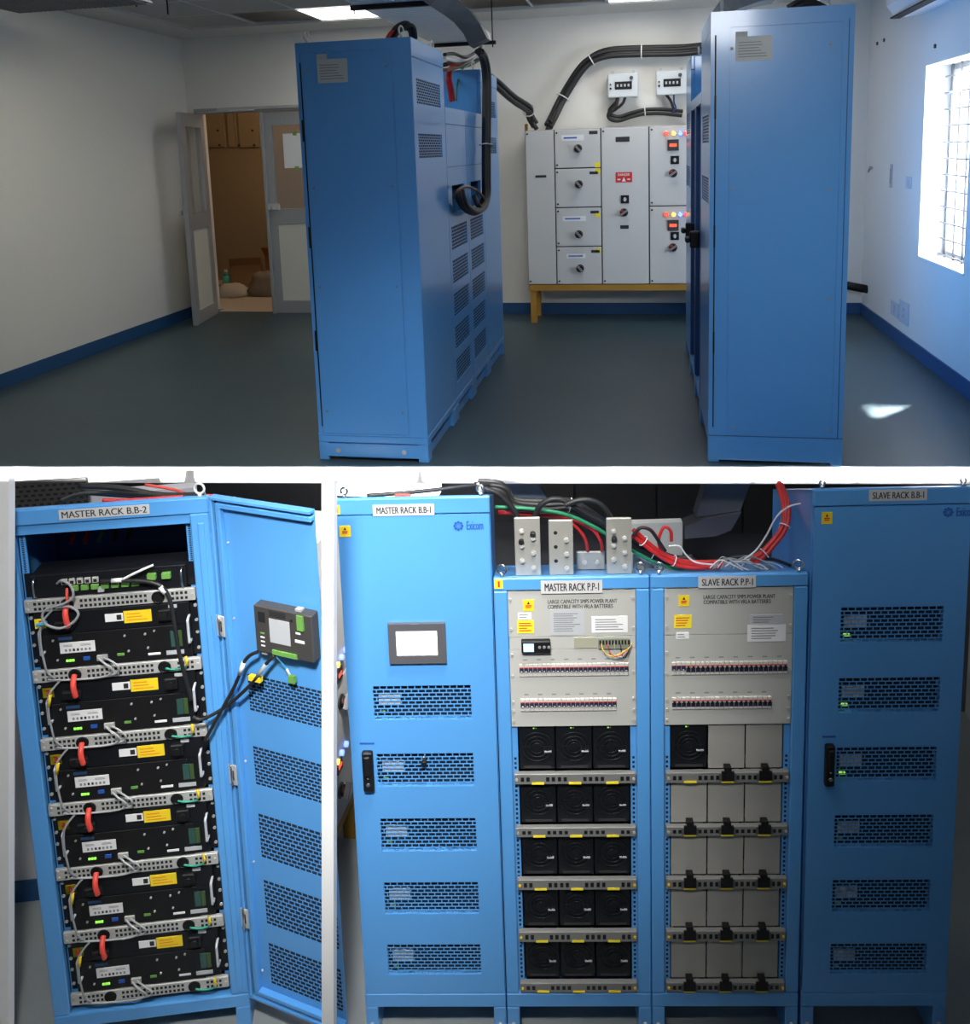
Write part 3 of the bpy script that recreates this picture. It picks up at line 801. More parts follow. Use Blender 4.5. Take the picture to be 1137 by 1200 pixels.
cable('green_cable', 'green cable running along the black bundle over the power racks', [(580, 594), (620, 596), (660, 602), (690, 614), (714, 628), (750, 650), (785, 665), (815, 664), (846, 662)], .007, CGRN, .16)
cable('red_cable_bundle', 'red cable bundle sweeping from the busbars down to the slave rack top', [(744, 624), (754, 634), (770, 646), (790, 657), (812, 663), (846, 664)], .008, CRED, .13, strands=3, ties=(1, 3))
cable('red_cable', 'red cable running left behind the open-holed busbar', [(584, 600), (630, 603), (668, 608), (700, 622), (742, 630)], .008, CRED, .2)
for i, (p, lb) in enumerate((([(668, 612), (678, 620), (686, 632), (689, 646, .20)], 'red cable dropping onto the low busbar, nearer the open-holed plate'),
                            ([(684, 612), (696, 622), (704, 634), (706, 646, .20)], 'red cable dropping onto the low busbar, nearer the twin eye bolts'),
                            ([(777, 650), (772, 634), (778, 618), (786, 622), (787, 634)], 'small red cable looping in front of the grey board'),
                            ([(745, 626), (752, 618), (764, 622), (772, 634)], 'short red wire at the foot of the black loop'))):
    cable('red_cable', lb, p, .006, CRED, .18 if i < 2 else .16)
cable('black_cable', 'thin black cable arching beside the busbar at the eye bolts', [(742, 628), (750, 619), (762, 621), (772, 634), (780, 646)], .006, CBLK, .11)
cable('red_cable_bundle', 'red cable bundle climbing along the side of the slave battery rack', [(884, 657, .12), (896, 648, .12), (908, 634, .14), (920, 616, .16), (932, 594, .2), (936, 579, .24), (940, 567, .28)], .008, CRED, strands=4, ties=(1, 3))
cable('white_cable', 'thin white cable rising beside the red bundle', [(872, 656), (886, 645), (898, 628), (910, 606), (924, 594), (940, 590)], .003, CWHT, .1)
cable('white_cable', 'thin white cable hanging from the red bundle over slave rack', [(784, 640), (796, 640), (804, 650), (816, 659), (842, 662)], .003, CWHT, .09)
r_ = random.Random(3)
for k in range(14):
    x0 = 832 + k*3; x1 = x0 + r_.uniform(25, 48)
    cable('grey_wire', 'loose grey wire in the tangle on top of the slave power rack',
          [(x0, 668 - r_.uniform(0, 4)), (x0 + 8, 660 - r_.uniform(0, 5)), ((x0 + x1)/2, 654 + r_.uniform(-4, 7)), (x1, 662 + r_.uniform(-4, 5)), (min(930, x1 + 8), 668)], .0022, CGRY if k % 3 else CWHT, .05 + .008*k, group='grey wires on the slave power rack')
cable('black_cable', 'black cable lying along the top of the slave power rack', [(838, 662), (858, 654), (880, 652), (905, 655), (925, 662), (942, 668)], .006, CBLK, .2)
cable('white_cable', 'white strap lying on top of the touch panel rack', [(560, 566, .03), (563, 574, .02), (565, 582, .015)], .005, CWHT, .02)
cable('red_cable', 'red cable end lying on top of the touch panel rack', [(463, 583, .05), (472, 580, .05), (482, 582, .05)], .006, CREDL, .05)
cable('black_cable', 'black cable lying across the top of the touch panel rack', [(430, 583, .1), (470, 578, .12), (510, 574, .14), (545, 570, .16), (575, 568, .2)], .008, CBLK, .1)
# batten lamp under the slab
a0, a1 = at_y(380, 580, 4.15), at_y(511, 577, 4.15)
t = thing('batten_lamp', 'glowing white batten lamp above the touch panel rack', 'lamp', T(0, 4.15, 0))
MB().box(a0.x, a1.x, 0, .12, a0.z, SLAB_B - .02, LEDS).obj('diffuser', t)
MB().box(a0.x, a1.x, 0, .12, SLAB_B - .0195, SLAB_B + .0015, GREY).obj('housing', t)

# ================================================================ LOWER LEFT: open battery rack
t = thing('battery_rack', 'blue rack labelled MASTER RACK B.B-2 with its door open on black battery modules', 'rack', LL)
rk = t
LW = .655; UA, UB = 0.0, .585               # clear opening
ZL = 2.14
for nm, x0, x1 in (('side_panel', -.062, -.05), ('side_panel', LW - .012, LW)):
    MB().prism([(.03, .09), (RD, .09), (RD, ZL - SL*RD), (.03, ZL - SL*.03)], 'x', x0, x1, BLUE).obj(nm, t)
MB().box(-.049, LW - .013, RD - .012, RD, .09, ZL - SL*RD - .014, BLUE_D).obj('back_panel', t)
MB().prism([(.03, ZL - SL*.03 - .01), (.03, ZL - SL*.03), (RD, ZL - SL*RD), (RD, ZL - SL*RD - .01)], 'x', -.062, LW, BLUE).obj('roof', t)
mb = MB(); mb.box(-.062, LW, 0, .029, 2.083, ZL, BLUE, .004); mb.box(-.05, LW - .01, .01, .06, 2.045, 2.082, BLUE, .002); mb.obj('header', t)
mb = MB(); mb.box(-.062, -.001, 0, .029, .152, 2.0825, BLUE, .004); mb.obj('post', t)
mb = MB(); mb.box(UB + .002, LW, 0, .029, .152, 2.0825, BLUE, .004); mb.box(UB + .028, UB + .05, -.006, 0, .17, 2.05, BLUE, .002); mb.obj('post', t)
mb = MB(); mb.box(-.062, LW, 0, RD, .095, .15, BLUE, .004); mb.obj('base_beam', t)
for x0, x1 in ((-.062, -.01), (LW - .055, LW)):
    m = MB(); m.box(x0, x1, 0, RD, 0, .0945, BLUE, .003); m.obj('leg', t)
for x0 in (-.001, UB - .022):
    MB().box(x0, x0 + .022, .034, .04, .20, 2.04, BLUE).obj('mounting_rail', t)
    m = MB()
    for k in range(20): m.box(x0 + .007, x0 + .015, .0332, .034, 1.90 - .0 + .0 + k*.0072 - .0, 1.90 + k*.0072 + .0038, DARK)
    h = m.obj('rail_holes', t); h['kind'] = 'stuff'
eye_bolt(t, LW - .03, .012, ZL, .018, CWHT)
def lt(z, u): return z - .0
sticker('name_label', t, .155, .455, 2.096, 2.131, -.0004, LABEL, 'MASTER RACK B.B-2', pad=(.03, .16))
# lugs seen in the dark space under the header
lg = MB()
for k in range(5): lg.box(.07 + k*.055, .105 + k*.055, .30, .315, 1.955, 1.985, BUS); lg.cyl((.087 + k*.055, .31, 1.96), (.08 + k*.05, .26, 1.89), .008, [CRED, CRED, CGRN, CBLK, CBLK][k], 8)
lg.obj('terminal_lugs', t)
# door, seen from inside
DA = -.4873
u_off = LW + .006
DM_ = T(u_off, 0, 0) @ RZ(DA)
door = bpy.data.objects.new('door', None); COL.objects.link(door); door.parent = t; door.matrix_local = DM_
DM = LL @ DM_
DWd = local(DM, 384, 900).x; DZ0, DZ1 = .150, ZL - .004
VR = []
for y0, y1 in ((804, 848), (889, 935), (968, 1020), (1045, 1097), (1118, 1166)):
    a, b, c, d = lrect(DM, 296, y0, 376, y1); VR.append((.085, DWd - .012, c, d))
b2 = MB(); b2.holed(.004, DWd, DZ0, DZ1, .018, .022, VR, BLUE)
dm = b2; dm.box(.0, .012, -.010, .022, DZ0, DZ1, BLUE, .003); dm.box(.022, .042, -.006, .018, DZ0 + .012, DZ1 - .012, BLUE, .002)
dm.box(.0, DWd, -.010, .022, DZ1, DZ1 + .008, BLUE); dm.box(.042, DWd, -.006, .018, DZ1 - .03, DZ1 - .012, BLUE, .002)
dm.box(.0, DWd, -.010, .022, DZ0 - .008, DZ0, BLUE); dm.box(.042, DWd, -.006, .018, DZ0 + .012, DZ0 + .03, BLUE, .002)
dm.obj('leaf', door)
MB().box(.0125, .0215, .006, .0178, DZ0, DZ1, DARK).obj('gasket', door)
gm = MB(); gw = VR[0][1] - VR[0][0]; gh = VR[0][3] - VR[0][2]
gm.box(0, gw, .0035, .0045, 0, gh, VENTB); grille(gm, 0, gw, 0, gh, .0, 11, 13, BLUE); gme = gm.mesh('vent_grille')
for v in VR:
    g = bpy.data.objects.new('vent_grille', gme); COL.objects.link(g); g.parent = door; g.location = (v[0], .018, v[2]); g.scale = (1, 1, (v[3] - v[2])/gh)
for y in (730, 905, 1075):
    z = local(DM, 255 + (y - 730)*.12, y, 0).z
    m = MB(); m.box(-.004, .030, -.016, -.0102, z - .04, z + .04, SILVER, .002); m.cyl((.012, -.018, z - .045), (.012, -.018, z + .045), .005, CHROME, 8); m.box(.006, .02, -.0165, -.016, z - .02, z + .02, DARK); m.obj('hinge', door)
m = MB()
for y in (640, 730, 900, 1020, 1150):
    z = local(DM, 275 + (y - 640)*.1, y, 0).z; m.cyl((.05, .018, z), (.05, .012, z), .004, SILVER, 8)
m.obj('stud', door)
# controller unit hung on the door
a, b, c, d = lrect(DM, 301, 714, 368, 768, -.02)
hm_ = thing('door_controller', 'charcoal panel controller hanging on the open blue door with black leads', 'controller', DM)
MB().box(a, b, -.03, .0125, c, d, HMI, .004).obj('housing', hm_)
w, h = b - a, d - c
MB().box(a + w*.27, a + w*.62, -.0316, -.0302, c + h*.27, c + h*.78, GREYP).obj('data_label', hm_)
m = MB(); m.box(a + w*.76, a + w*.87, -.036, -.0302, c + h*.66, c + h*.97, TGRN); m.box(a + w*.3, a + w*.72, -.036, -.0302, c + h*.03, c + h*.12, TGRN); m.obj('green_terminal', hm_)
m = MB(); m.box(a + w*.72, a + w*.80, -.0312, -.0302, c + h*.56, c + h*.60, PAPER); m.box(a + w*.70, a + w*.86, -.0312, -.0302, c + h*.38, c + h*.44, PAPER)
for k in range(4): m.box(a + w*.10, a + w*.17, -.0312, -.0302, c + h*(.14 + .09*k), c + h*(.17 + .09*k), PAPER if k != 3 else TGRN)
m.obj('markings', hm_)
m = MB(); m.cyl((a + w*.66, -.0302, c + h*.82), (a + w*.66, -.031, c + h*.82), .006, DARK, 10); m.box(a + w*.08, a + w*.2, -.031, -.0302, c + h*.66, c + h*.88, DARK)
for k in range(5): m.box(a + w*.28, a + w*.56, -.031, -.0302, c + h*(.83 + .026*k), c + h*(.84 + .026*k), DARK)
m.obj('cooling_slots', hm_)
m = MB(); m.box(a + w*.06, a + w*.16, -.02, 0, c - .014, c - .0005, SILVER); m.box(a + w*.7, a + w*.8, -.02, 0, d + .0005, d + .008, SILVER); m.obj('clip', hm_)
def dcable(name, label, pts, r, mt, M=DM, y=-.035, extra=None):
    P = [local(M, q[0], q[1], q[2] if len(q) > 2 else y) if q[0] > 272 else M.inverted() @ (LL @ local(LL, q[0], q[1], -.05)) for q in pts]
    m = MB(); m.tube(P, r, mt, 8, 6)
    if extra: extra(m, P)
    o = m.obj(name, None, M); return tag(o, label, 'cable')
dcable('black_cable', 'black cable from the door controller with a white sleeve, crossing the hinge post', [(302, 764, -.03), (293, 768), (286, 776), (281, 790), (274, 806), (262, 828), (250, 850), (240, 868)], .0065, CBLK, extra=lambda m, P: m.cyl(P[2], P[3], .0085, CWHT, 8))
dcable('black_cable', 'black cable from the door controller with a yellow flag, curving into the rack', [(322, 768, -.03), (312, 778), (300, 795), (288, 808), (270, 824), (252, 836), (236, 843), (226, 840)], .0065, CBLK,
       extra=lambda m, P: (m.box(P[2].x - .03, P[2].x + .02, P[2].y - .004, P[2].y + .012, P[2].z - .012, P[2].z + .006, YEL), m.cyl(P[1], P[2], .0075, CGRY, 8)))
dcable('loose_plug', 'green plug dangling on thin lead below the door controller', [(324, 770, -.03), (331, 778, -.01), (336, 784, -.004)], .002, CBLU, extra=lambda m, P: (m.cyl(P[-1], P[-1] + Vector((.012, 0, -.02)), .004, CWHT, 8), m.box(P[-1].x + .008, P[-1].x + .034, P[-1].y - .008, P[-1].y + .006, P[-1].z - .045, P[-1].z - .02, TGRN)))

# modules, strips, switch unit
STZ = [1.807, 1.541, 1.278, 1.018, .756, .493, .229]
STH = .046
def U(x): return UA + (x - 25.8)/(226 - 25.8)*(UB - UA)
MHT = .263 - STH - .003
def Vv(y): return MHT*(1 - (y - 712)/(781 - 712))
def mm(x0, y0, x1, y1): return U(x0), U(x1), Vv(y1), Vv(y0)
NUM = ['first', 'second', 'third', 'fourth', 'fifth', 'sixth']
def battery_module():
    t = thing('battery_module', '', 'battery module', None, 'black battery modules in the open rack')
    mb = MB(); mb.box(.004, UB - .004, .031, .033, 0, MHT, BLACK_M); mb.box(.03, UB - .03, .012, .36, .0015, MHT - .0015, BLACK_M, .003); mb.obj('body', t)
    m = MB(); m.box(.03, UB - .03, .009, .0118, MHT*.62, MHT*.99, BLACK_M, .001); m.box(.05, .50, .009, .0118, .004, MHT*.60, BLACK, .001); m.obj('face_plate', t)
    y = .009
    def stk(nm, r, mt, **k): return sticker(nm, t, *mm(*r), y, mt, **k)
    stk('warning_label', (139.3, 717.5, 171.6, 732), YEL, nl=3, ink=mat('orange_print', (.75, .30, .02), .5), label='yellow warning label')
    b = stk('barcode_label', (117.5, 719.4, 138.5, 728.7), PAPER); a0, a1, c0, c1 = mm(131, 721, 136.5, 727); MB().box(a0, a1, y - .0024, y - .0016, c0, c1, INK).obj('barcode', b)
    b = stk('specification_label', (62, 749.6, 102.6, 762.6), PAPER)
    a0, a1, c0, c1 = mm(66, 752, 99, 755); m = MB(); lines(m, a0, a0 + (a1 - a0)*.35, c0, c1, y - .0024, 2, INK_G); lines(m, a0 + (a1 - a0)*.6, a1, c0, c1, y - .0024, 2, INK_G)
    for k in range(7): a0, a1, c0, c1 = mm(67.5 + k*4.6, 757.5, 70 + k*4.6, 760.5); m.box(a0, a1, y - .0024, y - .0016, c0, c1, INK if k in (2, 3) else INK_G)
    m.obj('printed_marks', b)
    for nm, r in (('power_connector', (60, 722, 82, 732)), ('power_connector', (180, 717, 196, 731))):
        a0, a1, c0, c1 = mm(*r); m = MB(); m.box(a0, a1, -.010, .0088, c0, c1, BLACK, .004); m.cyl(((a0 + a1)/2, -.010, (c0 + c1)/2), ((a0 + a1)/2, -.02, (c0 + c1)/2), (c1 - c0)*.3, BLACK, 10); m.obj(nm, t)
    a0, a1, c0, c1 = mm(191.6, 746, 199.5, 765.5); MB().box(a0, a1, y - .003, y, c0, c1, PCB).obj('display', t)
    a0, a1, c0, c1 = mm(200, 746, 205, 765.5); MB().box(a0, a1, y - .003, y, c0, c1, mat('dark_olive_display', (.05, .09, .03), .3)).obj('display', t)
    m = MB()
    for k in range(3): a0, a1, c0, c1 = mm(67.7 + k*3.4, 770.5, 70.3 + k*3.4, 773); m.box(a0, a1, y - .003, y, c0, c1, LGRN)
    m.obj('indicator', t)
    a0, a1, c0, c1 = mm(88, 768.5, 95.5, 772.5); MB().box(a0, a1, y - .004, y, c0, c1, INK_B).obj('network_port', t)
    a0, a1, c0, c1 = mm(104, 768, 116, 774); MB().box(a0, a1, y - .008, y, c0, c1, GREY).obj('network_port', t)
    a0, a1, c0, c1 = mm(127.5, 768, 135.5, 771); MB().box(a0, a1, y - .002, y, c0, c1, TGRN).obj('green_port', t)
    stk('text_label', (163.5, 771, 178, 773.6), PAPER); stk('grey_label', (185, 770, 206, 775), GREYP); stk('pale_tag', (192, 714, 202, 718), GREYP)
    m = MB(); a0, a1, c0, c1 = mm(61, 743, 77, 746.5); m.box(a0, a1, y - .0008, y, c0, c1, mat('dark_blue_print', (.02, .06, .16), .5)); m.obj('maker_mark', t)
    for x in (44, 215.5):
        a0, a1, c0, c1 = mm(x - 2, 729, x + 2, 759); u = (a0 + a1)/2; m = MB(); m.tube([(u, .012, c1), (u, -.016, c1 - .004), (u, -.018, c1 - .02), (u, -.018, c0 + .02), (u, -.016, c0 + .004), (u, .012, c0)], .0050, HANDLE, 8, 4); m.obj('handle', t)
    m = MB(); screws(m, [(.012, z) for z in (MHT*.12, MHT*.4, MHT*.62, MHT*.88)] + [(UB - .012, z) for z in (MHT*.12, MHT*.4, MHT*.62, MHT*.88)], .031, .006, SILVER)
    screws(m, [(U(138), Vv(747)), (U(162), Vv(747)), (U(173), Vv(744)), (U(141), Vv(766)), (U(164), Vv(764)), (U(55), Vv(746)), (U(58), Vv(770))], .009, .004, SILVER); h = m.obj('screws', t); h['kind'] = 'stuff'
    return t
mod0 = battery_module()
for k in range(6):
    X = LL @ T(0, 0, STZ[k + 1] + .0015)
    lb = '%s black battery module from the top of the open rack, with yellow sticker %d' % (NUM[k], k + 1)
    if k == 0: o = mod0; o.matrix_world = X; o['label'] = lb
    else: o = dup(mod0, X, lb)
    sticker('number_sticker', o, .0312, .068, MHT - .056, MHT - .020, .0086, YEL2, str(k + 1), RED if k == 0 or k == 5 else INK, pad=(.40 if k == 0 else .32, .16), label='yellow sticker with the number %d' % (k + 1))
def vent_strip():
    t = thing('vent_strip', '', 'strip', None, 'perforated strips in the open rack')
    MB().box(.003, UB - .003, .006, .02, 0, STH, SILVER, .002).obj('plate', t)
    m = MB()
    for k in range(34):
        u = .035 + k*.0155
        if abs(u - .148) < .034 or abs(u - .455) < .034: continue
        for z in (.008, .027): m.box(u, u + .009, .0052, .006, z, z + .010, DARK)
    h = m.obj('slots', t); h['kind'] = 'stuff'
    for u in (.148, .455): m = MB(); m.cyl((u, .0062, STH/2), (u, .003, STH/2), .021, BLACK, 16); m.ring((u, .003, STH/2), (0, 1, 0), .02, .003, BLACK, 16, 6); m.obj('grommet', t)
    m = MB(); screws(m, [(.014, STH*.3), (.014, STH*.75), (UB - .014, STH*.5)], .006, .005, SILVER); m.obj('screws', t)
    return t
st0 = vent_strip()
for k in range(7):
    X = LL @ T(0, 0, STZ[k] - STH); lb = ('perforated silver strip directly under the network unit of the open rack' if k == 0 else
        'perforated silver strip below the %s battery module, above number %d' % (NUM[k - 1], k + 1) if k < 6 else 'lowest perforated silver strip, just above the blue base beam')
    if k == 0: st0.matrix_world = X; st0['label'] = lb
    else: dup(st0, X, lb)
# network unit at the top
NM = LL @ T(0, 0, STZ[0] + .001)
nt_ = thing('network_unit', 'slim black network unit with green terminals at the top of the open rack', 'network unit', NM)
mb = MB(); mb.box(.004, UB - .004, .031, .033, 0, .088, BLACK_M); mb.box(.03, UB - .03, .012, .12, .002, .086, BLACK_M, .002); mb.obj('body', nt_)
for k in range(5): m = MB(); m.box(.135 + k*.026, .155 + k*.026, .004, .0118, .048, .068, GREY, .001); m.box(.139 + k*.026, .151 + k*.026, .0034, .004, .051, .062, DARK); m.obj('network_port', nt_)
for k in range(7): MB().box(.165 + k*.034, .19 + k*.034, .002, .0118, .024, .042, TGRN, .001).obj('green_terminal', nt_)
for u in (.425, .475): MB().box(u, u + .03, -.004, .0118, .045, .066, TGRN, .001).obj('green_terminal', nt_)
MB().box(.255, .275, .003, .0118, .012, .03, GREYP).obj('network_port', nt_)
for u in (.05, .545): m = MB(); m.tube([(u, .012, .078), (u, -.012, .074), (u, -.012, .02), (u, .012, .016)], .0035, CHROME, 8, 3); m.obj('handle', nt_)
# cables in the open rack
def lc(name, label, pts, r, mt, group=None, extra=None, sub=6):
    m = MB(); m.tube(pts, r, mt, 8, sub)
    if extra: extra(m)
    o = m.obj(name, None, LL); return tag(o, label, 'cable', group)
for k in range(6):
    zt_, zb_ = STZ[k] - STH, STZ[k + 1]
    n = NUM[k]
    lc('red_cable', 'short red cable from the strip hole into %s battery module' % n, [(.148, -.002, zt_ + STH*.5), (.150, -.022, zt_ + .012), (.152, -.030, zt_ - .01), (.155, -.026, Vv(726) + zb_ + .004)], .010, CREDL, 'red battery cables in the open rack')
    lc('patch_cable', 'pair of grey patch cables looping out of %s battery module' % n, [(.235, -.003, zb_ + Vv(770)), (.262, -.028, zb_ + Vv(771)), (.285, -.032, zb_ + Vv(777)), (.282, -.02, zb_ - .012), (.255, -.012, zb_ - .03), (.21, -.010, zb_ - .034), (.12, -.009, zb_ - .032), (.06, -.010, zb_ - .024)], .0034, PATCH, 'grey patch cables in the open rack',
       extra=lambda m: m.tube([(.252, -.003, zb_ + Vv(769)), (.285, -.028, zb_ + Vv(769)), (.310, -.032, zb_ + Vv(776)), (.302, -.02, zb_ - .012), (.275, -.012, zb_ - .026), (.22, -.016, zb_ - .030)], .0034, PATCH, 8, 6))
    lc('ground_wire', 'yellow and green ground wire at the right end of %s battery module' % n, [(.462, -.008, zb_ - .022), (.49, -.012, zb_ - .026), (.525, -.012, zb_ - .024), (.537, -.014, zb_ - .012)], .0035, mat('teal_wire', (.03, .33, .22), .5), 'ground wires in the open rack',
       extra=lambda m: m.tube([(.537, -.014, zb_ - .012), (.54, -.02, zb_ + .006), (.536, -.016, zb_ + .022)], .005, CYEL, 8, 5))
    yl = k in (1, 2, 4, 5)
    lc('jumper_cable', 'grey jumper cable running down the left edge past %s battery module' % n, [(.10, -.010, zt_ + .012), (.082, -.016, zt_ - .006), (.063, -.022, zt_ - .035), (.058, -.026, zb_ + .12), (.062, -.026, zb_ + .06), (.068, -.022, zb_ + .01), (.085, -.012, zb_ - .02)], .0038, CGRY, 'grey jumper cables in the open rack',
       extra=(lambda m: m.cyl((.0675, -.0205, zt_ - .03), (.0605, -.024, zt_ - .07), .006, CYEL, 8)) if yl else (lambda m: m.cyl((.052, -.027, zt_ - .03), (.085, -.024, zt_ - .022), .006, CBLU, 8)) if k == 0 else None)
lc('grey_cable', 'looped grey cable hanging in front of the network unit', [(.125, -.002, 1.867), (.15, -.02, 1.885), (.18, -.03, 1.868), (.185, -.034, 1.83), (.15, -.03, 1.805), (.10, -.026, 1.792), (.075, -.026, 1.77), (.085, -.03, 1.735), (.13, -.034, 1.718), (.175, -.034, 1.735), (.195, -.03, 1.765), (.17, -.026, 1.79), (.12, -.022, 1.79)], .0045, CGRY)
lc('black_cable', 'black cable from the network unit down the right side of the modules', [(.27, -.003, 1.862), (.34, -.012, 1.865), (.44, -.02, 1.855), (.485, -.026, 1.83), (.505, -.028, 1.78), (.512, -.03, 1.70), (.518, -.03, 1.60), (.528, -.028, 1.52), (.545, -.026, 1.40)], .0075, CBLK, extra=lambda m: (m.cyl((.475, -.027, 1.838), (.49, -.028, 1.815), .0095, CWHT, 8), m.cyl((.31, -.012, 1.866), (.345, -.014, 1.868), .008, CWHT, 8)))
lc('white_cable', 'stiff white cable sticking out above the network unit', [(.345, -.014, 1.868), (.40, -.02, 1.895), (.455, -.016, 1.915)], .0045, CWHT)
lc('red_cable', 'bright red cable from the green terminal into the strip below', [(.155, -.002, 1.845), (.160, -.02, 1.83), (.158, -.02, 1.80), (.150, -.008, 1.785)], .005, CREDL)
# on top of, and behind, the open rack
t = thing('cable_tray', 'dark perforated cable tray behind the open rack top', 'tray', LL)
def LPp(px, py, y): return local(LL, px, py, y)
m = MB(); pa, pb = LPp(-4, 566, .62), LPp(104, 590, .62); m.box(pa.x, pb.x, .62, .64, pb.z, pa.z - .004, HMI); m.obj('body', t)
m = MB()
for j in range(5):
    for k in range(12): x = pa.x + .012 + k*(pb.x - pa.x)/12 + (j % 2)*.012; z = pb.z + .006 + j*.02; m.box(x, min(x + .016, pb.x), .6185, .62, z, z + .009, DARK)
h = m.obj('slots', t); h['kind'] = 'stuff'
m = MB(); pa, pb = LPp(96, 568, .66), LPp(300, 620, .66); m.box(pa.x, pb.x, .66, .70, pb.z - .05, min(pa.z, pb.z) + .03, mat('dark_cable_duct', (.03, .03, .034), .6)); o = m.obj('cable_channel', None, LL)
tag(o, 'black cable channel behind the open rack and its door', 'channel')
def tc(name, lb, pts, r, mt, y): 
    P = [local(LL, q[0], q[1], q[2] if len(q) > 2 else y) for q in pts]
    for p in P: p.z = max(p.z, ZL - SL*p.y + r + .003)
    m = MB(); m.tube(P, r, mt, 8, 6); tag(m.obj(name, None, LL), lb, 'cable', 'cables on top of the open rack')
tc('black_cable', 'black cable curving over the top of the open rack near its left end', [(70, 588, .05), (90, 580, .12), (120, 577, .16), (160, 580, .12), (190, 588, .06)], .008, CBLK, .1)
tc('black_cable', 'black cable sloping down across the rack top towards the eye bolt', [(92, 569), (140, 572), (190, 580), (240, 594)], .012, CBLK, .3)
tc('black_cable', 'lowest black cable lying behind the white eye bolt', [(95, 576), (150, 580), (200, 588), (242, 600)], .012, CBLK, .22)
tc('red_cable', 'red cable lying along the rear of the open rack top', [(120, 586, .03), (150, 586, .04), (185, 587, .05), (215, 591, .06)], .007, CRED, .04)
tc('red_cable', 'thin red cable running over the rack towards the door', [(170, 568), (200, 573), (225, 580), (250, 590)], .006, CREDL, .34)

# grey switchgear cabinet between the open rack and the touch panel rack
def knob(parent, x, y, z, r=.028, name='rotary_handle', ang=.7):
    m = MB(); m.cyl((x, y, z), (x, y - .006, z), r*1.15, HMI, 18); m.cyl((x, y - .006, z), (x, y - .022, z), r*.85, BLACK, 16)
    ca, sa = math.cos(ang), math.sin(ang); L = r*1.15
    m.prism([(x + ca*L - sa*r*.28, z + sa*L + ca*r*.28), (x - ca*L - sa*r*.28, z - sa*L + ca*r*.28), (x - ca*L + sa*r*.28, z - sa*L - ca*r*.28), (x + ca*L + sa*r*.28, z + sa*L - ca*r*.28)], 'y', y - .045, y - .022, mat('handle_grey', (.22, .22, .22), .4))
    m.box(x - r*.9, x - r*.1, y - .0226, y - .022, z + r*.3, z + r*.75, RED)
    return m.obj(name, parent)
SM = T(-1.40, 3.10, 0) @ RZ(math.pi/2)
t = thing('switchgear_cabinet', 'light grey switchgear cabinet glimpsed beside the touch panel rack', 'cabinet', SM)
MB().box(0, .55, .021, .30, .26, 1.66, SWG, .004).obj('body', t)
for x0, x1, z0, z1 in ((.005, .545, .92, 1.655), (.005, .545, .265, .91)):
    dr = MB().box(x0, x1, 0, .0205, z0, z1, SWG, .004).obj('door', t)
    for yp in ((822, 1),) if z0 > .5 else ((926, 0),):
        p = local(SM, 399, yp[0]); knob(dr, p.x, 0, p.z, .03)
    for k, (mt_, dx) in enumerate(((LAMB, -.04), (LBLU, .02), (LBLU, .08))):
        p = local(SM, 399, 770 if z0 > .5 else 882); m = MB(); m.cyl((p.x + dx - .02, 0, p.z), (p.x + dx - .02, -.016, p.z), .013, mt_, 12); m.obj('pilot_lamp', dr)
    p = local(SM, 397, 790 if z0 > .5 else 897); m = MB(); m.box(p.x - .03, p.x + .03, -.008, 0, p.z - .03, p.z + .03, HMI); m.box(p.x - .02, p.x + .02, -.009, -.008, p.z - .008, p.z + .008, LRED); m.obj('meter', dr)
m = MB(); m.box(0, .55, .01, .30, .20, .259, OCHRE)
for x0 in (0, .49): m.box(x0, x0 + .06, .01, .07, 0, .2, OCHRE); m.box(x0, x0 + .06, .24, .30, 0, .2, OCHRE)
m.obj('stand', t)

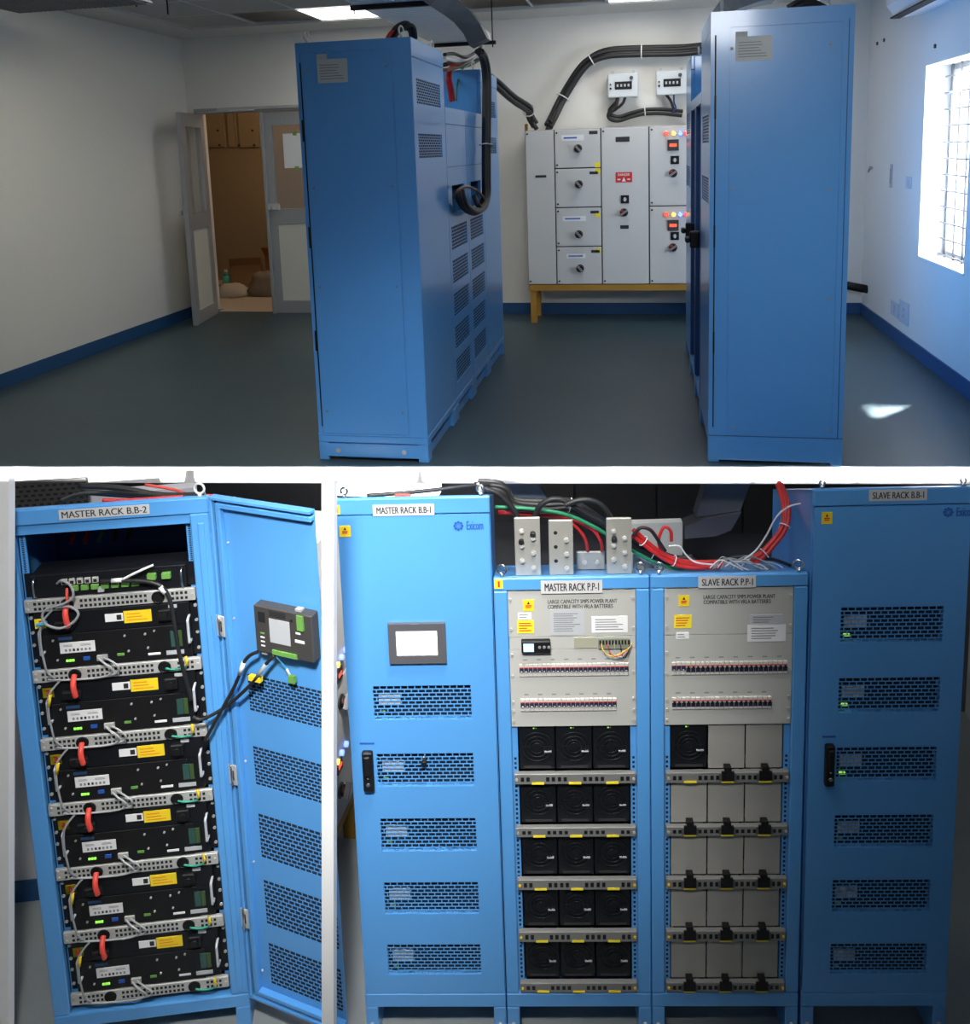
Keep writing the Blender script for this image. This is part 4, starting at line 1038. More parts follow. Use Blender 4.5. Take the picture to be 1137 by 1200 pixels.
# ================================================================ UPPER ROOM: two rows of racks
def up_legs(t, W, D, zb=.125):
    m = MB(); m.box(0, W, 0, D, zb - .035, zb, BLUE, .003); m.box(.006, W - .006, D*.25, D*.75, .012, zb - .036, BLUE_D); m.obj('base_beam', t)
    for x0 in (0, W - .07):
        for y0 in (0, D - .05): MB().box(x0, x0 + .07, y0, y0 + .05, 0, zb - .0355, BLUE, .002).obj('leg', t)
    m = MB(); m.box(.071, W - .071, .02, .03, .004, .05, BLUE); m.obj('base_plate', t)
def rel(M, E): return M.inverted() @ E
def up_battery(M, W, D, H, label, vents, E=None, end=None, group=None):
    t = thing('battery_rack', label, 'rack', M)
    x0 = .004 if E is not None else 0
    MB().box(x0, W, .021, D, .1265, H, BLUE, .004).obj('body', t)
    MB().box(0, W, 0, .0205, H - .085, H, BLUE, .003).obj('header', t)
    V = [(.07, W - .09, z0, z1) for z0, z1 in vents]
    m = MB(); m.holed(.004, W - .004, .13, H - .088, .001, .0205, V, BLUE); m.obj('door', t)
    gm = MB(); w, h = W - .16, V[0][3] - V[0][2]; gm.box(0, w, .010, .019, 0, h, VENTB); grille(gm, 0, w, 0, h, .003, 9, 12, BLUE); me = gm.mesh('vent_grille')
    for v in V:
        g = bpy.data.objects.new('vent_grille', me); COL.objects.link(g); g.parent = t; g.location = (v[0], 0, v[2])
    up_legs(t, W, D)
    for x, y in ((.03, .05), (W - .03, .05), (.03, D - .05)): eye_bolt(t, x, y, H, .02, SILVER)
    if E is not None:
        # end sheet with its set in panel, screws and rating plate, seen straight on
        R = rel(M, E)
        a, b, c, d = end['panel']
        m = MB(); m.holed(.004, D - .004, .1265, H - .001, -.0005, .004, [(a - .005, b + .005, c - .005, d + .005)], BLUE); m.box(0, D, -.001, .004, .127, .135, BLUE); m.obj('end_frame', t, R)
        m = MB(); m.box(a, b, .0005, .004, c, d, BLUE); pn = m.obj('end_panel', t, R)
        m = MB()
        for u in (a + .025, b - .025):
            for f in (.06, .40, .66, .96): m.cyl((u, .0005, c + (d - c)*f), (u, -.003, c + (d - c)*f), .0055, INK_G, 8)
        m.obj('screws', pn)
        u0, u1, z0, z1 = end['plate']
        m = MB(); m.box(u0, u1, -.0016, .0004, z0, z1, mat('rating_plate', (.50, .54, .54), .45)); m.box(u0, u0 + (u1 - u0)*.34, -.0018, .0004, z1, z1 + (z1 - z0)*.22, GREYP)
        lines(m, u0 + .012, u1 - .012, z0 + .012, z1 - .02, -.0024, 6, INK_G, .3); m.obj('rating_plate', t, R)
        m = MB(); s0 = end['seam']; m.box(s0 - .003, s0 + .003, -.0008, .0003, .17, H - .09, DARK)
        for f in (.3, .55, .8): m.box(s0 - .008, s0 + .002, -.006, .0003, H*f - .05, H*f + .05, BLACK)
        m.obj('hinge_seam', t, R)
        m = MB(); m.box(.02, D - .03, -.002, .02, .02, .085, BLUE); m.cyl((.1, -.002, .05), (.1, -.006, .05), .012, SILVER, 8); m.cyl((D - .12, -.002, .05), (D - .12, -.006, .05), .012, SILVER, 8); m.obj('base_end_plate', t, R)
    return t
LF, LB = -1.036, -1.591; LD = LF - LB; LY = 3.887; LH = 2.0
MLn = T(LF, LY, UZ) @ RZ(math.pi/2); ELn = T(LB, LY, UZ)
def zr(M, px, y0, y1): return local(M, px, y1).z, local(M, px, y0).z
vl = [zr(MLn, 505, 157, 185), zr(MLn, 504, 96, 124)]
pl = lrect(ELn, 372, 69, 407.5, 97)
lp_ = lrect(ELn, 366, 60, 469, 508)
up_battery(MLn, .636, LD, LH, 'tall blue rack nearest the grey open doorway with rating plate on its end', vl, ELn, dict(panel=lp_, plate=pl, seam=.024))
yPP = [4.525, 5.046]; WPP = .519
for k, y in enumerate(yPP):
    M = T(LF, y, UZ) @ RZ(math.pi/2)
    t = thing('power_rack', 'shorter blue rack with a cable hole, %s' % ('beside the near door-side tall rack' if k == 0 else 'beside the far door-side tall rack'), 'rack', M)
    H = 1.718; hole = (.10, WPP - .10, 1.15, 1.30)
    MB().box(0, WPP, .15, LD, .1265, H, BLUE, .003).obj('body', t)
    V = [(.05, WPP - .05, .21 + i*.185, .34 + i*.185) for i in range(5)]
    m = MB(); m.holed(.002, WPP - .002, .127, H - .09, .001, .02, V + [hole], BLUE); m.box(.002, WPP - .002, .02, .149, H - .12, H, BLUE); m.box(.002, .014, .02, .149, .127, H - .12, BLUE); m.box(WPP - .014, WPP - .002, .02, .149, .127, H - .12, BLUE); m.obj('door', t)
    MB().box(0, WPP, 0, .0195, H - .088, H, BLUE, .003).obj('header', t)
    MB().box(hole[0] - .02, hole[1] + .02, .10, .12, hole[2] - .02, hole[3] + .02, DARK).obj('cable_opening', t)
    gm = MB(); w, h = WPP - .10, .13; gm.box(0, w, .010, .019, 0, h, VENTB); grille(gm, 0, w, 0, h, .003, 7, 12, BLUE); me = gm.mesh('vent_grille')
    for v in V: g = bpy.data.objects.new('vent_grille', me); COL.objects.link(g); g.parent = t; g.location = (v[0], 0, v[2])
    m = MB(); m.box(.015, WPP - .015, -.0004, .0009, 1.40, 1.404, BLUE_D); m.obj('panel_seam', t)
    up_legs(t, WPP, LD)
MLf = T(LF, 5.567, UZ) @ RZ(math.pi/2)
up_battery(MLf, .633, LD, LH, 'far tall blue rack of the door-side row behind the hanging black cables', [zr(MLf, 577, 161, 180), zr(MLf, 577, 119, 138)])
# window side row
RF, RB = .283, .881; RDp = RB - RF; RY = 4.03; RH = 2.05
MRn = T(RF, RY + .636, UZ) @ RZ(-math.pi/2); ERn = T(RF, RY, UZ)
def flipE(M, W): return M
t = thing('battery_rack', 'tall blue rack nearest the barred window with rating plate on its end', 'rack', MRn)
MB().box(0, .632, .021, RDp, .1265, RH, BLUE, .004).obj('body', t)
MB().box(0, .636, 0, .0205, RH - .085, RH, BLUE, .003).obj('header', t)
V = [(.09, .55, *zr(MRn, 823, 205, 233)), (.09, .55, *zr(MRn, 823, 137, 168))]
m = MB(); m.holed(.004, .632, .13, RH - .088, .001, .0205, V, BLUE); m.obj('door', t)
for v in V:
    gm = MB(); w, h = v[1] - v[0], v[3] - v[2]; gm.box(0, w, .010, .019, 0, h, VENTB); grille(gm, 0, w, 0, h, .003, 9, 12, BLUE); gm.obj('vent_grille', t, T(v[0], 0, v[2]))
up_legs(t, .636, RDp)
for x, y in ((.60, .05), (.03, .05), (.60, RDp - .10)): eye_bolt(t, x, y, RH, .024, SILVER)
R = rel(MRn, ERn)
a, b, c, d = lrect(ERn, 854, 30, 980, 524)
m = MB(); m.holed(.001, RDp - .001, .1265, RH - .001, -.0005, .0035, [(a - .005, b + .005, c - .005, d + .005)], BLUE); m.obj('end_frame', t, R)
pn = MB().box(a, b, .0005, .0035, c, d, BLUE).obj('end_panel', t, R)
m = MB()
for px, py in ((858, 57), (974, 52), (858, 221), (972, 222), (859, 347), (971, 350), (859, 501), (970, 504)):
    p = local(ERn, px, py); m.cyl((p.x, .0005, p.z), (p.x, -.003, p.z), .0065, CGRY, 8)
m.obj('screws', pn)
u0, u1, z0, z1 = lrect(ERn, 862, 42, 905, 71)
m = MB(); m.box(u0, u1, -.0016, .0004, z0, z1, mat('rating_plate', (.50, .54, .54), .45)); m.box(u0, u0 + (u1 - u0)*.33, -.0018, .0004, z1, z1 + (z1 - z0)*.2, GREYP)
lines(m, u0 + .012, u1 - .012, z0 + .012, z1 - .02, -.0024, 6, INK_G, .3); m.obj('rating_plate', t, R)
m = MB(); s0 = .022; m.box(s0 - .003, s0 + .003, -.0008, .0003, .17, RH - .10, DARK)
for f in (.28, .52, .80): m.box(s0 - .004, s0 + .004, -.005, .0003, RH*f - .05, RH*f + .05, BLACK)
m.box(RDp - .025, RDp - .021, -.0008, .0003, .13, RH - .06, BLUE_D); m.box(.001, RDp - .001, -.0008, .0003, .127, .131, BLUE_D); m.obj('hinge_seam', t, R)
m = MB(); m.box(.003, RDp - .003, -.001, .01, .012, .115, BLUE); m.obj('base_end_plate', t, R)
ys = [RY + .638, RY + .638 + .521]
for k, y in enumerate(ys):
    M = T(RF, y + .519, UZ) @ RZ(-math.pi/2); H = 1.75
    t = thing('power_rack', 'window-side power rack with grey panels, %s' % ('next to the near tall rack' if k == 0 else 'next to the far one'), 'rack', M)
    MB().box(0, .519, .10, RDp, .1265, H, BLUE, .003).obj('body', t)
    for x0 in (0, .519 - .05): MB().box(x0, x0 + .05, 0, .099, .1265, H - .06, BLUE_D, .003).obj('post', t)
    MB().box(0, .519, 0, .099, H - .0595, H, BLUE, .003).obj('header', t)
    MB().box(.052, .467, .03, .05, 1.02, H - .062, GREY).obj('grey_panel', t)
    m = MB(); m.box(.052, .467, .05, .06, .20, 1.015, BLACK_M); m.obj('module_bay', t)
    for i in range(5): MB().box(.052, .467, .03, .05, .21 + i*.16, .235 + i*.16, STRIP).obj('module_strip', t)
    m = MB(); m.box(.40, .44, -.05, .0, .93, 1.02, BLACK, .006); m.box(.38, .46, -.075, -.05, .96, .99, BLACK, .006); m.obj('handle', t)
    up_legs(t, .519, RDp)
MRf = T(RF, ys[1] + .521 + .633, UZ) @ RZ(-math.pi/2)
up_battery(MRf, .633, RDp, RH - .02, 'far tall blue rack of the window-side row, before the switchgear board', [(1.2, 1.34), (1.55, 1.69)])

# ---------------------------------------------------------------- switchgear board on the back wall
YS = 7.30
def wx(px, py): return at_y(px, py, YS).x
def wz_(px, py): return at_y(px, py, YS).z
SX = [wx(617, 240), wx(651, 240), wx(705, 240), wx(761, 240), .40, .72]
SZ0, SZ1 = 2.155, 3.462
SB = thing('switchgear_board', 'wide light grey switchgear board on an ochre steel stand', 'switchgear', T(0, YS, 0))
def SQ(px, py): p = at_y(px, py, YS); return p.x, p.z
MB().box(SX[0], SX[-1], .021, .40, SZ0, SZ1, SWG, .004).obj('cabinet', SB)
MB().box(SX[0] + .002, SX[-1] - .002, .0195, .0208, SZ0 + .002, SZ1 - .002, SWG_D).obj('door_gap', SB)
def sdoor(x0, x1, z0, z1):
    o = MB().box(x0 + .005, x1 - .005, 0, .019, z0 + .005, z1 - .005, SWG, .003).obj('compartment_door', SB)
    m = MB()
    for z in (z0 + .03, z1 - .03): m.cyl((x0 + .022, 0, z), (x0 + .022, -.006, z), .008, BLACK, 8)
    m.obj('door_lock', o); return o
d1 = sdoor(SX[0], SX[1], SZ0, SZ1)
zs = [SZ1, wz_(680, 197), wz_(680, 243), wz_(680, 289), SZ0]
d2 = [sdoor(SX[1], SX[2], zs[i + 1], zs[i]) for i in range(4)]
d3 = sdoor(SX[2], SX[3], SZ0, SZ1)
zm = wz_(780, 241.5)
d4 = [sdoor(SX[3], SX[4], zm, SZ1), sdoor(SX[3], SX[4], SZ0, zm)]
sdoor(SX[4], SX[5], SZ0, SZ1)
for dr, (px, py) in zip(d2, ((677.5, 174), (678.5, 216), (678.5, 274.5), (680, 314.5))): x, z = SQ(px, py); knob(dr, x, 0, z, .030, ang=2.3)
for dr, px, py in ((d3, 731.5, 249), (d4[0], 789, 203), (d4[1], 789, 290)): x, z = SQ(px, py); knob(dr, x, 0, z, .030, ang=.6)
for dr, px, py in ((d3, 732.5, 233.5), (d4[0], 791, 187.5), (d4[1], 791, 276.5)):
    x, z = SQ(px, py); m = MB(); m.box(x - .034, x + .034, -.006, 0, z - .034, z + .034, BLACK, .002); m.cyl((x, -.006, z), (x, -.022, z), .016, CGRY, 12); m.box(x - .004, x + .004, -.028, -.022, z - .016, z + .016, PAPER); m.obj('selector_switch', dr)
for dr, y in ((d4[0], 170), (d4[1], 264)):
    x, z = SQ(789, y); m = MB(); m.box(x - .045, x + .045, -.012, 0, z - .045, z + .045, HMI, .002); m.box(x - .028, x + .028, -.0135, -.012, z - .012, z + .012, LRED); m.obj('meter', dr)
for dr, y in ((d4[0], 156.5), (d4[1], 251.5)):
    for px, mt_ in ((781, LRED), (789.5, LAMB), (797.5, LBLU), (804.5, LRED)):
        x, z = SQ(px, y); m = MB(); m.cyl((x, 0, z), (x, -.018, z), .017, mt_, 14); m.ring((x, -.002, z), (0, 1, 0), .019, .003, CHROME, 14, 6); m.obj('pilot_lamp', dr)
def splate(dr, r, mt, nl=0, ink=INK_G, nm='name_plate', text=None):
    x0, z1 = SQ(r[0], r[1]); x1, z0 = SQ(r[2], r[3]); return sticker(nm, dr, x0, x1, z0, z1, 0, mt, nl=nl, ink=ink, text=text)
for dr, r in ((d2[0], (658, 158.5, 684.5, 164.5)), (d2[2], (659.5, 253.5, 687, 259)), (d2[3], (664, 297.5, 686.5, 302.5))): splate(dr, r, PAPER, 1, INK_B)
for dr, r in ((d2[0], (690.5, 153.5, 700.5, 157)), (d2[1], (691, 201, 701, 204)), (d2[2], (692, 247, 702, 250)), (d2[3], (693, 293, 703, 296)), (d1, (627.5, 205.5, 640.5, 208)), (d3, (721.5, 160.5, 738, 166)), (d3, (727, 264, 737, 268))): splate(dr, r, INK)
for dr, r in ((d2[0], (697.5, 190, 703.5, 196)), (d2[1], (698, 198, 704, 203)), (d2[2], (698, 249, 703.5, 254.5)), (d2[3], (699, 291, 704.5, 296))): splate(dr, r, YEL2, nm='yellow_tag')
dp = splate(d3, (721.5, 202, 741, 213.5), RED, nm='danger_plate')
x0, z1 = SQ(721.5, 202); x1, z0 = SQ(741, 213.5)
m = MB(); write(m, 'DANGER', x0 + .02, x1 - .02, z1 - .03, z1 - .01, -.0022, PAPER); m.prism([((x0 + x1)/2 - .016, z0 + .008), ((x0 + x1)/2 + .016, z0 + .008), ((x0 + x1)/2, z0 + .044)], 'y', -.0024, -.0016, PAPER)
m.box(x0 + .015, x0 + .04, -.0022, -.0016, z0 + .02, z0 + .03, PAPER); m.box(x1 - .04, x1 - .015, -.0022, -.0016, z0 + .02, z0 + .03, PAPER); m.obj('danger_lettering', dp)
m = MB(); m.box(SX[0] + .002, SX[-1], .004, .39, SZ0 - .055, SZ0 - .001, OCHRE, .003)
for x0 in (SX[0] + .015, SX[-1] - .065):
    for y0 in (.012, .33): m.box(x0, x0 + .05, y0, y0 + .05, UZ - .0, SZ0 - .056, OCHRE)
m.obj('stand', SB)
m = MB(); m.box(SX[0] - .025, SX[0] - .002, .20, .24, SZ0, SZ1 + .06, OCHRE); m.obj('side_angle', SB)

# meter boxes on the wall above it
for i, (r, lb) in enumerate((((712, 87, 748, 113), 'grey wall meter box with dark window, nearer the arched cable bundle'), ((769, 83.5, 805, 110), 'grey wall meter box partly hidden by the window-side racks'))):
    Yf = 7.60; x0, z1 = at_y(r[0], r[1], Yf).x, at_y(r[0], r[1], Yf).z; x1, z0 = at_y(r[2], r[3], Yf).x, at_y(r[2], r[3], Yf).z
    t = thing('meter_box', lb, 'meter box', T(0, Yf, 0)); w, h = x1 - x0, z1 - z0
    MB().box(x0, x1, 0, YB - Yf - .0005, z0, z1, mat('pale_grey_box', (.62, .66, .68), .45), .006).obj('enclosure', t)
    m = MB(); m.box(x0 + w*.24, x0 + w*.80, -.008, 0, z0 + h*.33, z0 + h*.66, BLACK, .003); dw = m.obj('display_window', t)
    m = MB()
    for k in range(4): m.box(x0 + w*(.30 + .12*k), x0 + w*(.36 + .12*k), -.0088, -.008, z0 + h*.44, z0 + h*.55, GREYP)
    m.obj('digits', dw)
    m = MB(); m.cyl((x0 + w*.78, 0, z0 + h*.80), (x0 + w*.78, -.02, z0 + h*.80), w*.06, HMI, 12); m.cyl((x0 + w*.10, 0, z0 + h*.38), (x0 + w*.10, -.014, z0 + h*.38), w*.035, BLACK, 10); m.cyl((x0 + w*.10, 0, z0 + h*.55), (x0 + w*.10, -.014, z0 + h*.55), w*.03, HMI, 10); m.obj('knob', t)
    m = MB()
    for f in (.15, .85): m.box(x0 + w*f - .012, x0 + w*f + .012, YB - Yf - .004, YB - Yf - .0006, z1, z1 + .035, SILVER)
    m.obj('bracket', t)

# wall cables
def wcable(name, label, pts, r, mt, strands=1, spread=1.0, ties=(), cat='cable', tie_mt=CWHT):
    P = [at_y(*q) for q in pts]
    for q in P:
        if abs(q.y - 7.45) < .01 and q.z < SZ1 + .06: q.z = SZ1 + .034
    t = thing(name, label, cat); m = MB()
    for k in range(strands):
        an = 2*math.pi*k/max(strands, 1) + .4; off = Vector((math.sin(an)*.55, math.cos(an)*.5, math.cos(an)))*(r*1.5*spread if strands > 1 else 0)
        m.tube([p + off for p in P], r, mt, 8, 6)
    m.obj('sheath', t)
    for k in ties: MB().ring(P[k], P[min(k + 1, len(P) - 1)] - P[k - 1], r*(2.7 if strands > 1 else 1.4), .005, tie_mt, 14, 6).obj('cable_tie', t)
    return t
wcable('black_cable_bundle', 'black cable bundle arching from the switchgear board to the window-side racks', [(643, 151, 7.45), (648, 138, 7.55), (660, 114, 7.62), (678, 85, 7.62), (693, 70, 7.62), (714, 62, 7.62), (752, 60, 7.62), (800, 59, 7.6), (834, 55, 7.5), (860, 50, 7.2)], .022, CBLK, 4, 1.0, (2, 4, 6), tie_mt=PAPER)
wcable('black_cable_bundle', 'black cable bundle dropping from the far door-side rack to the switchgear board', [(572, 92, 6.6), (584, 101, 6.7), (602, 117, 7.0), (620, 129, 7.3), (622, 138, 7.45), (628, 152, 7.45)], .020, CBLK, 3, 1.0, (3,))
wcable('black_cable', 'black cable looping below the two wall meter boxes', [(724, 113, 7.66), (722, 122, 7.66), (714, 131, 7.67), (716, 137, 7.68), (726, 139, 7.68), (742, 134, 7.68), (756, 131, 7.68), (776, 130.5, 7.68), (800, 133, 7.68)], .016, CBLK, 2, .8, (6,))
wcable('black_cable', 'short black lead from the nearer wall meter box', [(733, 113, 7.66), (730, 121, 7.66), (722, 128, 7.67), (717, 131, 7.67)], .012, CBLK)
wcable('black_cable', 'short black lead under the farther wall meter box', [(780, 110, 7.66), (786, 118, 7.66), (789, 126, 7.67), (792, 131, 7.68)], .012, CBLK)
wcable('blue_cable', 'thin blue lead under the farther wall meter box', [(790, 110, 7.65), (790, 120, 7.65), (792, 127, 7.66), (786, 134, 7.67)], .007, mat('dark_blue_sheath', (.03, .05, .2), .5))

# door, glazed leaves, store room behind
t = struct('door_1', MB().box(DX0, DX1, YB - .03, YB + .06, DOORZ - .05, DOORZ, ALU, .004))
for x0, x1 in ((DX0, DX0 + .05), (DX1 - .05, DX1)): MB().box(x0, x1, YB - .03, YB + .06, UZ, DOORZ - .0505, ALU, .004).obj('jamb', t)
def leaf(M, W, name, label, paper=False):
    H = DOORZ - .055 - UZ - .005
    o = thing(name, label, 'door', M)
    m = MB(); m.holed(0, W, 0, H, 0, .04, [(.10, W - .10, .12, .86), (.10, W - .10, 1.00, H - .12)], ALU); m.obj('leaf_frame', o)
    MB().box(.098, W - .098, .012, .028, .118, .862, CREAM).obj('lower_panel', o)
    MB().box(.099, W - .099, .017, .023, .999, H - .119, GLASS).obj('glass', o)
    m = MB(); hx_ = .05 if paper else W - .05
    m.box(hx_ - .025, hx_ + .09*(1 if paper else -1), -.030, 0, .99, 1.05, SILVER, .006); m.cyl((hx_, -.03, 1.02), (hx_, -.05, 1.02), .02, SILVER, 10); m.obj('handle', o)
    if paper:
        MB().box(.20, .44, .015, .0168, 1.38, 1.70, PAPER).obj('notice_paper', o)
        m = MB(); m.box(.30, .34, .0145, .0166, 1.68, 1.72, TGRN); m.box(.30, .34, .0145, .0166, 1.36, 1.395, TGRN); m.obj('green_tape', o)
    return o
XM = at_y(313, 240, YB).x
leaf(T(XM, YB - .01, UZ + .002), DX1 - .052 - XM, 'door_leaf', 'closed grey glazed door leaf with a white notice on its glass', True)
MB().box(XM - .001 - .0, XM + .03, YB - .04, YB - .0105, UZ, DOORZ - .052, ALU, .003).obj('meeting_stile', t)
hp = Vector((DX0 + .055, YB - .035, UZ + .002)); fp = at_z(222, 378, UZ)
ang = math.atan2(fp.y - hp.y, fp.x - hp.x)
lw = (Vector((fp.x, fp.y, 0)) - Vector((hp.x, hp.y, 0))).length
ang = -math.pi*.5 + .18; lw = .62
op = leaf(T(hp.x, hp.y, hp.z) @ RZ(ang), lw, 'door_leaf', 'open grey glazed door leaf standing beside the long plain wall')
m = MB(); m.box(DX0 + .25, DX1 - .3, YB - .055, YB - .0305, DOORZ - .028, DOORZ - .004, SILVER, .003); m.tube([(DX0 + .62, YB - .045, DOORZ - .03), (DX0 + .30, YB - .08, DOORZ - .035), (DX0 + .10, YB - .14, DOORZ - .05)], .008, SILVER, 8, 1); o = m.obj('door_closer')
tag(o, 'silver door closer arm above the open glazed leaf', 'door closer')
# store room
SY = 9.9
mb = MB(); mb.box(-6.2, -1.2, SY, SY + .1, UZ, CE + .3, STORE); mb.box(-6.2, -6.1, YB + .2, SY, UZ, CE + .3, STORE); mb.box(-1.3, -1.2, YB + .2, SY, UZ, CE + .3, STORE); mb.box(-6.2, XL - .0005, YB, YB + .2, UZ, CE + .3, STORE); sw = struct('wall_store', mb)
mb = MB(); mb.box(-6.2, -1.2, YB + .2, SY, UZ - .075, UZ, STORE_F); mb.box(DX0 + .05, DX1 - .05, YB + .062, YB + .2, UZ + .0005, UZ + .004, STORE_F); struct('floor_store', mb)
mb = MB(); mb.box(-6.2, -1.2, YB + .2, SY + .1, CE + .25, CE + .3, CEIL); struct('ceiling_store', mb)
for i, (x0, x1) in enumerate(((233, 263.5), (265, 276), (278, 304))):
    a, b = at_y(x0, 130, SY - .03), at_y(x1, 172, SY - .03); m = MB(); m.box(a.x, b.x, SY - .03, SY - .0005, b.z, CE, STORE); o = m.obj('wall_board', sw)
    m = MB()
    for px, py in (((x0 + 2.5), 170), (x1 - 6, 170), (x1 - 8, 153)): p = at_y(px, py, SY - .03); m.cyl((p.x, SY - .03, p.z), (p.x, SY - .04, p.z), .014, INK, 8)
    if x1 - x0 > 15: m.obj('bolt', o)
def fl(px, py): return at_z(px, py, UZ)
def carton(name, label, px, py, dy, w, d, h, rz, mt, cat='box', tilt=0):
    p = fl(px, py) + Vector((0, dy, 0)); M = T(p.x, p.y, UZ) @ RZ(rz) @ Matrix.Rotation(tilt, 4, 'Y')
    t = thing(name, label, cat, M)
    m = MB(); m.box(-w/2, w/2, -d/2, -d/2 + .006, 0, h, mt); m.box(-w/2, w/2, d/2 - .006, d/2, 0, h, mt); m.box(-w/2, -w/2 + .006, -d/2, d/2, 0, h, mt); m.box(w/2 - .006, w/2, -d/2, d/2, 0, h, mt); m.box(-w/2, w/2, -d/2, d/2, 0, .006, mt); m.obj('carton', t)
    m = MB(); m.prism([(-d/2, h), (-d/2 - h*.25, h*1.35), (-d/2 - h*.25 + .006, h*1.36), (-d/2 + .006, h)], 'x', -w/2, w/2, mt); m.obj('flap', t)
    return t
carton('cardboard_box', 'open brown cardboard box leaning in the store room doorway', 272, 341, .40, .36, .28, .26, .4, CARD)
carton('orange_carton', 'orange brown carton at the right of the store room heap', 312, 341, .66, .42, .33, .33, -.1, CARD_O)
def blob(name, label, px, py, dy, sx, sy, sz, mt, cat, seed):
    p = fl(px, py) + Vector((0, dy, 0)); r = random.Random(seed); m = MB(); mi = m.m(mt); n, k = 14, 7
    for j in range(k + 1):
        ph = math.pi/2*j/k
        for i in range(n):
            an = 2*math.pi*i/n; q = 1 + r.uniform(-.13, .13)
            m.v.append((sx*math.cos(an)*math.cos(ph)**.6*q, sy*math.sin(an)*math.cos(ph)**.6*q, sz*math.sin(ph)*(1 + r.uniform(-.08, .08))))
    for j in range(k):
        for i in range(n): m.face((j*n + i, j*n + (i + 1) % n, (j + 1)*n + (i + 1) % n, (j + 1)*n + i), mi, True)
    m.face(tuple(range(n - 1, -1, -1)), mi)
    o = m.obj(name, None, T(p.x, p.y, UZ)); tag(o, label, cat)
blob('white_sack', 'low whitish sack at the front of the store room heap', 268, 349, .10, .20, .12, .14, mat('whitish_sack', (.55, .48, .40), .8), 'sack', 1)
blob('dusty_sack', 'crumpled dusty brown sack in the middle of the store room heap', 304, 350, .24, .22, .16, .26, SACK, 'sack', 2)
blob('dark_rag', 'small dark bundle beside the whitish sack', 252, 345, .1, .07, .07, .09, mat('dark_rag', (.05, .03, .02), .9), 'bundle', 3)
p = fl(254, 343) + Vector((0, .25, 0)); m = MB(); m.cyl((0, 0, 0), (0, 0, .16), .045, mat('teal_plastic', (.05, .35, .25), .4), 14); m.cyl((0, 0, .16), (0, 0, .20), .045, mat('teal_cap', (.04, .28, .2), .4), 14, .018); m.cyl((0, 0, .20), (0, 0, .225), .02, PAPER, 10)
tag(m.obj('teal_bottle', None, T(p.x, p.y, UZ)), 'small teal bottle standing among the boxes in the store room', 'bottle')

# overhead tray, hangers and bent sheet over the door-side row
YT0, YT1, ZT = 4.9, 6.9, 4.10
ta, tb_ = at_y(421, 6, YT0), at_y(506, 4, YT0)
x0, x1 = ta.x - .02, tb_.x - .02
ZT = ta.z
t = thing('cable_tray', 'white slotted cable tray hanging above the door-side racks', 'tray', T(0, 0, 0))
for x in (x0, x1): MB().box(x - .004, x + .004, YT0 - .6, YT1, ZT, ZT + .07, TRAY).obj('side_rail', t)
rm = MB().box(x0 + .004, x1 - .004, -.022, .022, 0, .006, TRAY).mesh('rung')
n = int((YT1 - YT0 + .6)/.06)
for k in range(n): o = bpy.data.objects.new('rung', rm); COL.objects.link(o); o.parent = t; o.location = (0, YT0 - .57 + k*.06, ZT)
for y, e in ((YT0, .10), (YT1 - .1, .06)):
    m = MB(); m.box(x0 - e*.3, x1 + e, y - .015, y + .015, ZT - .028, ZT - .001, BLACK); m.obj('cross_bar', t)
    for x in (x0 - .012, x1 + e*.6): MB().cyl((x, y, ZT - .05), (x, y, CE + .013), .005, BLACK, 6).obj('hanger_rod', t)
P = [at_y(*q) for q in ((503, -9, 4.75), (514, -1, 4.8), (528, 8, 4.9), (543, 20, 5.0), (555, 35, 5.1), (563, 51, 5.15))]
m = MB(); mi = m.m(DUCT); mid = len(P)
for i, q in enumerate(P):
    d = (P[min(i + 1, mid - 1)] - P[max(i - 1, 0)]).normalized(); nrm = Vector((0, 1, 0)).cross(d).normalized(); s_ = Vector((0, .06, 0))
    wv = nrm*.055
    for c in (q - s_ - wv, q + s_ - wv, q + s_ + wv, q - s_ + wv): m.v.append(tuple(c))
for i in range(mid - 1):
    for k in range(4): l = (k + 1) % 4; m.face((i*4 + k, i*4 + l, (i + 1)*4 + l, (i + 1)*4 + k), mi)
m.face((3, 2, 1, 0), mi); m.face(tuple(mid*4 - 4 + k for k in range(4)), mi)
tag(m.obj('bent_tray'), 'dark grey bent tray curving down to the hanging black cables', 'tray')
P2_ = [at_y(*q) for q in ((842, 22, 4.9), (850, 10, 5.0), (864, 3, 5.1), (884, -4, 5.2), (905, -8, 5.3))]
m = MB(); mi = m.m(DUCT)
for i, q in enumerate(P2_):
    d = (P2_[min(i + 1, 4)] - P2_[max(i - 1, 0)]).normalized(); nrm = Vector((0, 1, 0)).cross(d).normalized(); wv = nrm*.045; s_ = Vector((0, .10, 0))
    for c in (q - s_ - wv, q + s_ - wv, q + s_ + wv, q - s_ + wv): m.v.append(tuple(c))
for i in range(4):
    for k in range(4): l = (k + 1) % 4; m.face((i*4 + k, i*4 + l, (i + 1)*4 + l, (i + 1)*4 + k), mi)
m.face((3, 2, 1, 0), mi); m.face((16, 17, 18, 19), mi)
tag(m.obj('bent_tray'), 'dark grey bent tray rising behind the top of the window-side near rack', 'tray')
